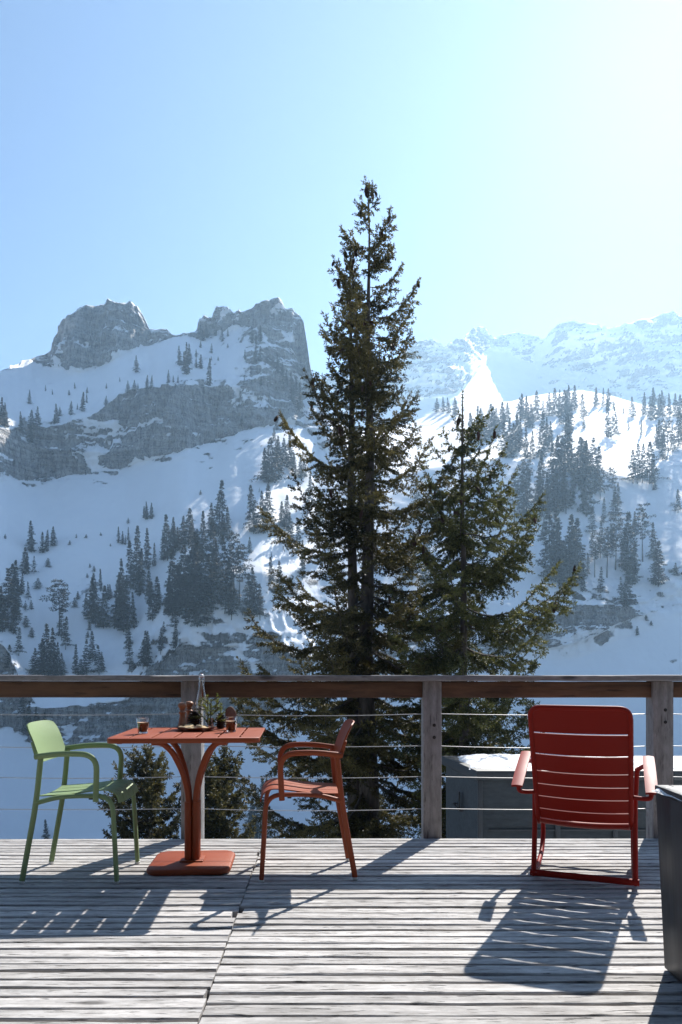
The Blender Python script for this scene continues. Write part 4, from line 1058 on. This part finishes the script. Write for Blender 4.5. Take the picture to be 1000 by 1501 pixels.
def armchair(name, label, mat, loc, rz, hw=.185):
    """seat faces +x; legs at y = -hw and +hw"""
    o = empty(name, loc, rz); tag(o, label, 'armchair', 'stacking metal armchairs at the bistro table')
    for s in (-1, 1):
        y = s * hw
        g = G(); g.tube(fillet([(-.245, y * 1.02, .012), (-.172, y, .42), (-.150, y * .985, .655)], .25), .0148, 12, r2=.0125, up=(1, 0, 0)); g.build('rear_leg', mat, o)
        g = G(); g.tube(fillet([(.246, y * 1.02, .012), (.222, y, .452), (.05, y * .98, .452), (-.06, y * .97, .446), (-.172, y * .99, .415)], [.085, .2, .25]), .0148, 12, r2=.0125, up=(0, s, 0)); g.build('front_leg', mat, o)
        g = G(); g.tube(fillet([(-.172, y * 1.03, .655), (-.02, y * 1.08, .672), (.150, y * 1.10, .668), (.148, y * 1.08, .40)][:4] if False else [(-.178, y * 1.02, .655), (-.02, y * 1.12, .676), (.152, y * 1.15, .668), (.140, y * 1.07, .425)], [.3, .085]), .0150, 12, r2=.0115, up=(0, 0, 1)); g.build('armrest', mat, o)
        for x in (-.245, .246):
            g = G(); g.lathe([(.0125, 0), (.0145, .003), (.0145, .012), (.011, .014)], (x, y * 1.02, 0), 14); g.build('foot_glide', M_GLIDE, o)
        g = G(); g.rbox((-.185, y * .93, .690), (.014, .030, .085), .004, rot=Matrix.Rotation(R(-16), 4, 'Y')); g.build('back_bracket', mat, o)
        for x in (-.08, .10):
            g = G(); g.rbox((x, y * .82, .434), (.022, .016, .014), .003); g.build('seat_bumper', M_RUBBER, o)
    # seat: four boards that run front to back and roll over the front edge
    prof = [(-.170, .448), (-.10, .452), (0, .459), (.08, .470), (.14, .478), (.185, .480), (.215, .472), (.238, .455), (.249, .432), (.252, .415)]
    def sp(v):
        t = v * (len(prof) - 1); i = min(int(t), len(prof) - 2); f = t - i
        p0 = prof[max(i - 1, 0)]; p1 = prof[i]; p2 = prof[i + 1]; p3 = prof[min(i + 2, len(prof) - 1)]
        c = lambda a, b, c_, d: .5 * ((2 * b) + (-a + c_) * f + (2 * a - 5 * b + 4 * c_ - d) * f * f + (-a + 3 * b - 3 * c_ + d) * f ** 3)
        return c(p0[0], p1[0], p2[0], p3[0]), c(p0[1], p1[1], p2[1], p3[1])
    W = hw * 2 - .02; n = 4; gp = .007; wd = (W - gp * (n - 1)) / n
    g = G()
    for k in range(n):
        y0 = -W / 2 + k * (wd + gp)
        def fn(u, v, y0=y0, k=k):
            x, z = sp(v); x2, z2 = sp(min(1, v + .01)); x1, z1 = sp(max(0, v - .01))
            t = Vector((x2 - x1, 0, z2 - z1)).normalized(); nn = Vector((-t.z, 0, t.x))
            y = y0 + wd * u
            # rounded rear corners of the outer boards
            cz = -.010 * (1 - (y / (W / 2)) ** 2)
            yy = y
            if k in (0, n - 1):
                q = max(0, 1 - v / .16); yy = y * (1 - .10 * q * q)
            return Vector((x, yy, z + cz)), nn
        g.add(*plate_patch(fn, 5, 40, .006))
    g.build('seat', mat, o, 40)
    # backrest: one curved rounded panel
    hb = .215; bw = hw * 2 - .005
    def fb(u, v):
        a = (u - .5) * 2; b = (v - .5) * 2
        k = 1 - abs(b) ** 5 * .10; kk = 1 - abs(a) ** 5 * .12
        y = a * bw / 2 * k; h = b * hb / 2 * kk
        zc = .722 + h * .955; xc = -.186 - h * .33 - .022 * (1 - a * a) - .012 * (max(0, b)) ** 2
        return Vector((xc, y, zc)), Vector((.95, -a * .2, .3)).normalized()
    g = G(); g.add(*plate_patch(fb, 22, 16, .007)); g.build('backrest', mat, o, 40)
    return o
armchair('metal_armchair', 'green metal armchair with tubular arms, facing the table from the left', M_GREEN, (-1.408, 3.90, 0), R(0))
armchair('metal_armchair', 'terracotta metal armchair with tubular arms, facing the table from the right', M_OCHRE, (-.186, 3.945, 0), R(180 + 5))

# --- pedestal table
ZT = .752
table = empty('bistro_table', (-.838, 4.045, 0), R(3.5))
tag(table, 'square terracotta metal pedestal table with a slatted top and branching column', 'table')
n = 7; W = .79; D = .69; gp = .0105; RB = .046; rr = .044
g = G(); wd = (W - gp * (n - 1)) / n
for k in range(n):
    x0 = -W / 2 + k * (wd + gp)
    g.prism([(x0 + wd, -D / 2 + RB + .0004), (x0 + wd, D / 2 - RB - .0004), (x0, D / 2 - RB - .0004), (x0, -D / 2 + RB + .0004)], ZT - .0065, ZT, .0015)
for sy in (-1, 1):
    arc = [(W / 2 - rr + rr * math.sin(R(a_)), D / 2 - rr + rr * math.cos(R(a_))) for a_ in range(90, -1, -15)]
    out_ = [(-W / 2, D / 2 - RB), (W / 2, D / 2 - RB)] + arc + [(-x_, y_) for x_, y_ in arc[::-1]]
    if sy < 0: out_ = [(-x_, -y_) for x_, y_ in out_]
    g.prism(out_, ZT - .026, ZT + .0003, .004)
g.build('tabletop', M_OCHRE, table, 30)
g = G()
for (cx, cy, sx, sy) in ((-W / 2 + .06, 0, .030, D - .10), (W / 2 - .06, 0, .030, D - .10), (0, -.115, W - .16, .03), (0, .115, W - .16, .03)):
    g.rbox((cx, cy, ZT - .020), (sx, sy, .026 if sx < .1 else .0252), .004)
g.build('under_frame', M_OCHRE, table)
for sx in (-1, 1):
    for sy in (-1, 1):
        g = G(); pts = [(sx * .0195, sy * .0195, .03), (sx * .0195, sy * .0195, .40), (sx * .045, sy * .045, .53), (sx * .098, sy * .090, .655), (sx * .150, sy * .115, ZT - .045), (sx * .205, sy * .118, ZT - .044)]
        g.tube(fillet(pts, [.12, .12, .12, .06]), .0165, 12); g.build('column_arm', M_OCHRE, table)
g = G()
for sx in (-1, 1):
    for sy in (-1, 1): g.tube([(sx * .0215, sy * .0215, .028), (sx * .0215, sy * .0215, .365)], .0205, 16)
g.build('column', M_OCHRE, table)
g = G(); g.prism(rounded_rect(.455, .42, .075, 8), .0, .034, .012); g.rbox((0, 0, .036), (.13, .12, .012), .004); g.build('base_plate', M_OCHRE, table)

# --- rocking chair seen from behind
rock = empty('rocking_chair', (1.245, 3.68, 0), R(-21))
tag(rock, 'red metal rocking armchair with a slatted back, seen from behind', 'rocking chair')
HWR = .248
def side_tube(s):
    y0 = [(s * HWR, -.015, .040), (s * HWR, .20, .018), (s * HWR, .45, .045), (s * HWR, .56, .15), (s * (HWR + .012), .52, .36), (s * (HWR + .02), .46, .555)]
    return fillet(y0, [.2, .18, .14, .2])
for s in (-1, 1):
    g = G(); g.tube(side_tube(s), .0155, 12, r2=.0135, up=(0, 1, 0)); g.build('rocker', M_RED, rock)
    g = G(); g.tube(fillet([(s * HWR, .005, .038), (s * HWR * .995, .055, .30), (s * HWR, .065, .455)], .2), .0155, 12, r2=.0135, up=(0, 1, 0)); g.build('rear_leg', M_RED, rock)
    # arm support: from the frame out and up to the pad
    g = G(); g.tube(fillet([(s * .240, -.03, .470), (s * .285, -.055, .470), (s * .318, -.06, .475), (s * .318, -.055, .520)], .035), .0115, 10)
    g.build('arm_support', M_RED, rock); g = G()
    g.tube(fillet([(s * (HWR + .02), .46, .545), (s * .300, .40, .575), (s * .318, .25, .600)], .06), .0125, 10)
    g.build('arm_support', M_RED, rock)
    def pad(u, v, s=s):
        a = (u - .5) * 2; b = v
        w = .029 * (1 - .05 * abs(b * 2 - 1) ** 8)
        return Vector((s * .318 + a * w, -.130 + .425 * b, .512 + .128 * b + .008 * math.sin(b * 3.14) - .003 * a * a)), Vector((0, -.29, .957))
    g = G(); g.add(*plate_patch(pad, 8, 20, .011)); g.build('armrest', M_RED, rock, 40)
g = G(); g.tube([(-HWR - .018, .0, .040), (HWR + .018, .0, .040)], .017, 14); g.build('rear_crossbar', M_RED, rock)
g = G(); g.tube([(-HWR, .545, .20), (HWR, .545, .20)], .014, 14); g.build('front_crossbar', M_RED, rock)
# seat and back profile in the local (y, z) plane
bp = [(-.262, .925), (-.235, .870), (-.185, .770), (-.130, .660), (-.070, .545), (-.015, .440), (.035, .352), (.075, .300), (.135, .285), (.22, .298), (.32, .322), (.42, .345), (.49, .350), (.525, .335), (.54, .31)]
cum = [0]
for a, b in zip(bp[:-1], bp[1:]): cum.append(cum[-1] + math.hypot(b[0] - a[0], b[1] - a[1]))
def bpt(l):
    l = max(0, min(cum[-1], l)); i = max(k for k in range(len(cum) - 1) if cum[k] <= l + 1e-9); f = (l - cum[i]) / (cum[i + 1] - cum[i])
    p0 = bp[max(i - 1, 0)]; p1 = bp[i]; p2 = bp[i + 1]; p3 = bp[min(i + 2, len(bp) - 1)]
    c = lambda a, b, c_, d: .5 * ((2 * b) + (-a + c_) * f + (2 * a - 5 * b + 4 * c_ - d) * f * f + (-a + 3 * b - 3 * c_ + d) * f ** 3)
    return Vector((0, c(p0[0], p1[0], p2[0], p3[0]), c(p0[1], p1[1], p2[1], p3[1])))
BW = .224
def dish(x, l):   # sideways curve of the slats: hollow towards the sitter
    k = min(1, l / .25) 
    return -.016 * k * (1 - (x / BW) ** 2)
LEAN = lambda l: .010 * max(0, 1 - l / .68)
def slat(l0, l1):
    def fn(u, v):
        x = (u - .5) * 2 * BW; l = l0 + (l1 - l0) * v
        p = bpt(l); t = (bpt(l + .004) - bpt(l - .004)).normalized(); nn = Vector((0, t.z, -t.y))   # towards the sitter
        if nn.dot(Vector((0, 1, .6))) < 0: nn = -nn
        return Vector((x - LEAN(l), p.y, p.z)) + nn * dish(x, l), nn
    return fn
edges = [0.012, .142, .264, .366, .446, .524, .604, .672]
g = G(); gp = .0064
for k in range(len(edges) - 1):
    g.add(*plate_patch(slat(edges[k] + (gp if k else 0), edges[k + 1]), 24, 5, .006))
g.build('backrest', M_RED, rock, 40)
g = G(); l = .676
while l < cum[-1] - .03:
    l1 = min(l + .066, cum[-1]); g.add(*plate_patch(slat(l + gp, l1), 24, 6, .006)); l = l1
g.build('seat', M_RED, rock, 40)
# edge tube that frames back and seat
g = G(); pts = []
ll = list(np.linspace(.06, cum[-1] - .02, 44))
left = [bpt(a) + Vector((-BW - .006 - LEAN(a), 0, 0)) for a in ll]; right = [bpt(a) + Vector((BW + .006 - LEAN(a), 0, 0)) for a in ll]
top = []
for k in range(9): a = R(90 * k / 8); r_ = .058; q = bpt(.002 + r_ * (1 - math.sin(a))); top.append(Vector((-LEAN(0) - (BW + .006 - r_) - r_ * math.cos(a), q.y, q.z)))
for k in range(9): a = R(90 - 90 * k / 8); r_ = .058; q = bpt(.002 + r_ * (1 - math.sin(a))); top.append(Vector((-LEAN(0) + BW + .006 - r_ + r_ * math.cos(a), q.y, q.z)))
g.tube(left[::-1] + top + right, .0125, 12, up=(1, 0, 0)); g.build('back_frame', M_RED, rock)

# ------------------------------------------------------------------ on the table
M_GLASS = mat_glass('clear_glass')
def mat_coffee():
    t = NT('coffee'); t.set(Base_Color=(.045, .008, .006, 1), Roughness=.08); t.p.inputs['Transmission Weight'].default_value = .0; return t.m
M_COFFEE = mat_coffee()
M_CREMA = mat_plain('crema', (.62, .40, .24), .6, var=.25, vscale=200)
M_MILL = mat_wood('turned_beech', 2, (.17, .075, .036), (.27, .130, .068), (.34, .18, .10), grain=1.6, knots=False, bump=.1, crack=.1, rough=.45)
M_DISH = mat_wood('dark_wooden_dish', 0, (.09, .035, .022), (.17, .07, .045), (.23, .105, .065), grain=1.2, knots=False, bump=.15, crack=.2, rough=.5)
M_BISCUIT = mat_plain('biscuit', (.52, .37, .20), .85, var=.3, vscale=60, bump=.6, bdist=.003)
M_BREAD = mat_plain('dark_bread', (.20, .10, .062), .9, var=.45, vscale=90, bump=.8, bdist=.003)
M_CRUST = mat_plain('bread_crust', (.10, .042, .022), .8, var=.3, vscale=60, bump=.5, bdist=.002)
M_CONE2 = mat_plain('dark_cone', (.030, .021, .017), .7, var=.5, vscale=120)
M_SPRIG = mat_needle('fir_sprig_needles', (.10, .125, .014), (.26, .27, .035), .45)
M_RED2 = mat_plain('red_rubber', (.35, .02, .02), .5)
M_PORC = mat_plain('white_porcelain', (.75, .75, .74), .2)
M_WIRE = mat_plain('wire', (.5, .5, .5), .3, metal=1)

def table_px(x, y, z=ZT):
    Y = (H_CAM - z) * F / (y - HY); return Vector(((x - HX) / F * Y, Y, z + .0006))

def coffee_glass(label, p):
    o = empty('coffee_glass', p); tag(o, label, 'glass', 'short glasses of black coffee on the table')
    h = .086; r0, r1 = .0265, .0365
    prof = [(0.0005, 0), (r0 - .002, 0), (r0, .002), (r0 + (r1 - r0) * .5, h * .5), (r1, h), (r1 - .0012, h + .0006), (r1 - .0024, h), (r0 + (r1 - r0) * .5 - .0026, h * .5), (r0 - .0022, .013), (r0 - .006, .0105), (.0005, .0105)]
    g = G(); g.lathe(prof, n=36); g.build('glass_wall', M_GLASS, o, 30)
    rr = lambda z: r0 + (r1 - r0) * z / h - .0031
    g = G(); g.lathe([(.0005, .0112), (r0 - .0068, .0112), (r0 - .0030, .0140), (rr(.03), .03), (rr(.055), .055), (.0005, .055)], n=36); c = g.build('coffee', M_COFFEE, o, 30)
    g = G(); g.lathe([(.0005, .0553), (rr(.0553), .0553), (rr(.063), .063), (rr(.063) - .004, .0625), (.0005, .0622)], n=36); g.build('crema', M_CREMA, c, 30)
coffee_glass('small glass of black coffee standing alone on the left of the table', table_px(209.5, 1075.5))
coffee_glass('small glass of black coffee in front of the bread slice', table_px(339, 1073))

def mill(label, p, h):
    o = empty('spice_mill', p); tag(o, label, 'mill', 'turned wooden mills on the table')
    k = h / .158
    body = [(.0005, 0), (.0262, 0), (.0270, .004), (.0266, .012), (.0250, .026), (.0215, .046), (.0180, .066), (.0160, .082), (.0158, .092), (.0205, .097), (.0222, .101), (.0205, .105), (.0150, .1085), (.0140, .113), (.0005, .113)]
    head = [(.0005, .1135), (.0140, .1135), (.0165, .1175), (.0175, .1205), (.0150, .1235), (.0205, .129), (.0245, .136), (.0255, .143), (.0240, .150), (.0190, .1560), (.0110, .1592), (.0005, .160)]
    g = G(); g.lathe([(r, z * k) for r, z in body], n=30); g.build('mill_body', M_MILL, o, 50)
    g = G(); g.lathe([(r, z * k) for r, z in head], n=30); g.build('mill_head', M_MILL, o, 50)
mill('turned wooden mill standing nearest the left end of the wooden dish', table_px(267.5, 1069.5), .158)
mill('turned wooden mill half hidden behind the front mill and pine cone', table_px(277.5, 1067.0), .160)

# dish with biscuits
pd = table_px(287.5, 1071.0)
o = empty('serving_dish', pd); tag(o, 'shallow dark wooden dish of biscuits in the middle of the table', 'dish')
g = G(); g.lathe([(.0005, 0), (.065, 0), (.070, .001), (.100, .012), (.118, .019), (.1185, .0215), (.112, .0205), (.092, .0125), (.066, .0070), (.0005, .0065)], n=44, sy=.80); g.build('dish_bowl', M_DISH, o, 40)
def biscuit(dx, dy, dz, rx, ry, rz, s, label):
    g = G(); r = random.Random(int(dx * 9999))
    vs = []; fs = []
    for i, (k, z) in enumerate(((.0, .0), (.8, .0), (1, .004), (.98, .009), (.75, .013), (.0, .0145))):
        for j in range(22):
            a = 2 * math.pi * j / 22; w = 1 + .14 * mnoise.noise((math.cos(a) * 1.3, math.sin(a) * 1.3, dx * 70)) + .04 * mnoise.noise((math.cos(a) * 5, math.sin(a) * 5, dx * 30))
            vs.append((.033 * s * k * w * math.cos(a) * 1.15, .033 * s * k * w * math.sin(a) * .85, z * s + .002 * mnoise.noise((math.cos(a) * 3 * k, math.sin(a) * 3 * k, dx * 50)) * (z > 0)))
    for i in range(5):
        for j in range(22):
            a = i * 22 + j; b = i * 22 + (j + 1) % 22; fs.append((a, b, b + 22, a + 22))
    g.add(vs, fs); o = g.build('biscuit', M_BISCUIT, None, 50)
    o.location = pd + Vector((dx, dy, dz)); o.rotation_euler = (R(rx), R(ry), R(rz)); tag(o, label, 'biscuit', 'biscuits on the wooden dish')
biscuit(-.062, -.020, .0105, 0, 10, 20, 1.0, 'flat pale biscuit at the left end of the wooden dish')
biscuit(-.020, -.030, .0085, 3, 3, -30, 1.05, 'pale biscuit lying in the front middle of the wooden dish')
biscuit(.040, -.014, .014, 8, 16, 10, 1.05, 'pale biscuit leaning up at the right end of the wooden dish')
biscuit(-.045, .022, .018, 6, -8, 70, .95, 'pale biscuit tucked between the front mill and pine cone')

def loose_cone(label, p, rad, hgt, rings, n, rz):
    g = G(); g.lathe([(.0005, 0), (rad * .5, .002), (rad * .62, hgt * .3), (rad * .45, hgt * .7), (.0005, hgt * .95)], n=12)
    for i in range(rings):
        s = i / (rings - 1); r_ = rad * (math.sin(math.pi * (.20 + .74 * s)) ** .65) * (1 - .18 * s); z = hgt * (.04 + .88 * s)
        for j in range(n):
            a = 2 * math.pi * (j + .5 * (i % 2)) / n + .1 * math.sin(i * 7 + j); c, si = math.cos(a), math.sin(a); w = rad * .30; tz = hgt * .055 + .22 * r_ * s
            tx, ty = -si, c; q = r_ * .35
            p0 = [(c * q - tx * w * .5, si * q - ty * w * .5, z), (c * q + tx * w * .5, si * q + ty * w * .5, z), (c * r_ * .9 + tx * w, si * r_ * .9 + ty * w, z + tz), (c * r_, si * r_, z + tz * 1.5), (c * r_ * .9 - tx * w, si * r_ * .9 - ty * w, z + tz)]
            t_ = .003; up = [(x, y, zz + t_) for x, y, zz in p0]
            g.add(p0 + up, [(4, 3, 2, 1, 0), (5, 6, 7, 8, 9)] + [(k, (k + 1) % 5, 5 + (k + 1) % 5, 5 + k) for k in range(5)])
    o = g.build('pine_cone', M_CONE2, None, 25); o.location = p; o.rotation_euler = (0, 0, rz); tag(o, label, 'pine cone', 'open pine cones on the table')
loose_cone('open dark pine cone behind the biscuits on the dish', table_px(285, 1067.6), .049, .094, 8, 10, .3)
loose_cone('squat dark pine cone between the sprig jar and the right coffee glass', table_px(323.5, 1067.8), .040, .086, 7, 9, 1.1)

# swing-top bottle
pb = table_px(295.5, 1067.0)
o = empty('glass_bottle', pb); tag(o, 'tall clear swing-top water bottle behind the pine cone, rising above the rail', 'bottle')
H_ = .318
pr = [(.0005, .0), (.034, 0), (.0375, .004), (.0378, .120), (.0370, .150), (.0325, .185), (.0230, .225), (.0170, .255), (.0145, .280), (.0142, .296), (.0165, .299), (.0165, .305), (.0140, .306), (.0112, .305), (.0112, .280), (.0140, .255), (.0200, .225), (.0295, .185), (.0340, .150), (.0350, .120), (.0348, .008), (.0005, .0065)]
g = G(); g.lathe(pr, n=36); g.build('bottle_glass', M_GLASS, o, 30)
g = G(); g.lathe([(.0005, .3075), (.0135, .3075), (.0142, .311), (.0120, .320), (.0070, .3255), (.0005, .3265)], n=24); st = g.build('stopper', M_PORC, o, 40)
g = G(); g.lathe([(.0118, .3062), (.0140, .3062), (.0140, .3074), (.0118, .3074)], n=24); g.lathe([(.0005, .3266), (.005, .3268), (.0045, .3285), (.0005, .329)], n=14); g.build('rubber_seal', M_RED2, st, 40)
g = G()
for s in (-1, 1):
    g.tube(fillet([(s * .0005, 0, .3235), (s * .016, 0, .322), (s * .0185, 0, .300), (s * .0175, -.004, .268), (s * .012, -.016, .258)], .01), .0011, 6)
g.tube([(.0152 * math.cos(R(a)), .0152 * math.sin(R(a)), .284) for a in range(0, 361, 20)], .0011, 6)
g.build('wire_bail', M_WIRE, o)

# little jar with a fir sprig
pj = table_px(308.5, 1068.6)
o = empty('sprig_jar', pj); tag(o, 'tiny clear glass jar that holds the green fir sprig', 'jar')
g = G(); g.lathe([(.0005, 0), (.018, 0), (.0195, .002), (.0197, .062), (.0190, .064), (.0180, .062), (.0178, .005), (.0005, .004)], n=28); g.build('jar_glass', M_GLASS, o, 30)
rs = np.random.default_rng(77)
tw = Twigs(); z0 = .012
def sprig(p, d, L_, depth):
    d = d / np.linalg.norm(d); q = p + d * L_
    m = p + d * L_ * .5 + rs.normal(size=3) * .004
    tw.branch([p, m, q], .0022 if depth == 0 else .0013)
    if depth or True:
        st_ = m if depth == 0 else p
        tw.seg(st_, q, 1.0, .5 + .2 * rs.normal())
    if depth < 2:
        for k in range(5 if depth == 0 else 2):
            f = .40 + .13 * k if depth == 0 else .35 + .3 * k
            a = (k % 2 * 2 - 1) * .8 + rs.normal() * .35
            lat = np.cross(d, [0, 1, .2]); lat = lat / np.linalg.norm(lat); ot = np.cross(d, lat)
            dd = d * .62 + lat * a + ot * rs.normal() * .5
            sprig(p + d * L_ * f, dd, L_ * (.52 - .25 * f) * (.8 + .5 * rs.random()) + .012, depth + 1)
sprig(np.array((0, 0, z0)), np.array((.02, 0, 1.0)), .165, 0)
sprig(np.array((.004, 0, z0)), np.array((-.62, -.1, .80)), .120, 1)
sprig(np.array((-.004, 0, z0 + .01)), np.array((.65, .0, .62)), .135, 1)
sprig(np.array((.0, .0, z0 + .01)), np.array((-.35, .3, 1.0)), .150, 1)
me = tw.mesh('fir_sprig', M_SPRIG, M_BARK, 800, .015, .0026, rs)
o = link_mesh('fir_sprig', me); o.location = pj; tag(o, 'bright green fir sprig standing in the tiny glass jar', 'sprig')

# slice of dark bread leaning behind the right glass
pB = table_px(338, 1070.0)
g = G(); out = []
for k in range(40):
    a = 2 * math.pi * k / 40
    x = .031 * math.copysign(abs(math.cos(a)) ** .75, math.cos(a)); z = .066 + .066 * math.copysign(abs(math.sin(a)) ** .7, math.sin(a))
    if z > .10: z -= max(0, x) * .45
    x += .0022 * mnoise.noise((math.cos(a) * 3, math.sin(a) * 3, 1)); out.append((x, z))
g.prism(out, 0, .011, .002); g.xf(Matrix.Translation((0, .022, .001)) @ Matrix.Rotation(R(14), 4, 'Z') @ Matrix.Rotation(R(80), 4, 'X'))
o = g.build('bread_slice', M_BREAD, None, 40); o.location = pB; tag(o, 'upright slice of dark bread behind the right coffee glass', 'bread')
g = G(); ring = [(x * 1.02, z) for x, z in out] 
g.tube([(x, z, .0055) for x, z in out] + [(out[0][0], out[0][1], .0055)], .0042, 6); g.xf(Matrix.Translation((0, .022, .001)) @ Matrix.Rotation(R(14), 4, 'Z') @ Matrix.Rotation(R(80), 4, 'X'))
g.build('crust', M_CRUST, o, 60)

# ------------------------------------------------------------------ unseen hut added behind the camera to keep skylight off the terrace
M_BLOCKER = mat_wood('dark_blocker_boards', 2, (.020, .013, .009), (.045, .030, .020), (.075, .050, .034), grain=.6, knots=True, bump=.3, crack=.3)
blocker = empty('skylight_blocker', (0, -1.7, -.3))
tag(blocker, 'added dark timber hut with a deep eave at the back of the terrace', 'blocker')
g = G()
for k in range(32): g.rbox((-7.4 + k * .48, -.10, 2.3), (.47, .10 + .012 * (k % 2), 4.9), .006)
g.build('wall', M_BLOCKER, blocker)
g = G(); g.rbox((0, 1.32, 4.27), (16.4, 3.4, .14), .01, rot=Matrix.Rotation(R(-9), 4, 'X')); g.build('eave', M_BLOCKER, blocker)
g = G(); g.rbox((0, -.02, 1.35), (1.0, .14, 2.08), .01); d = g.build('door', M_BLOCKER, blocker)
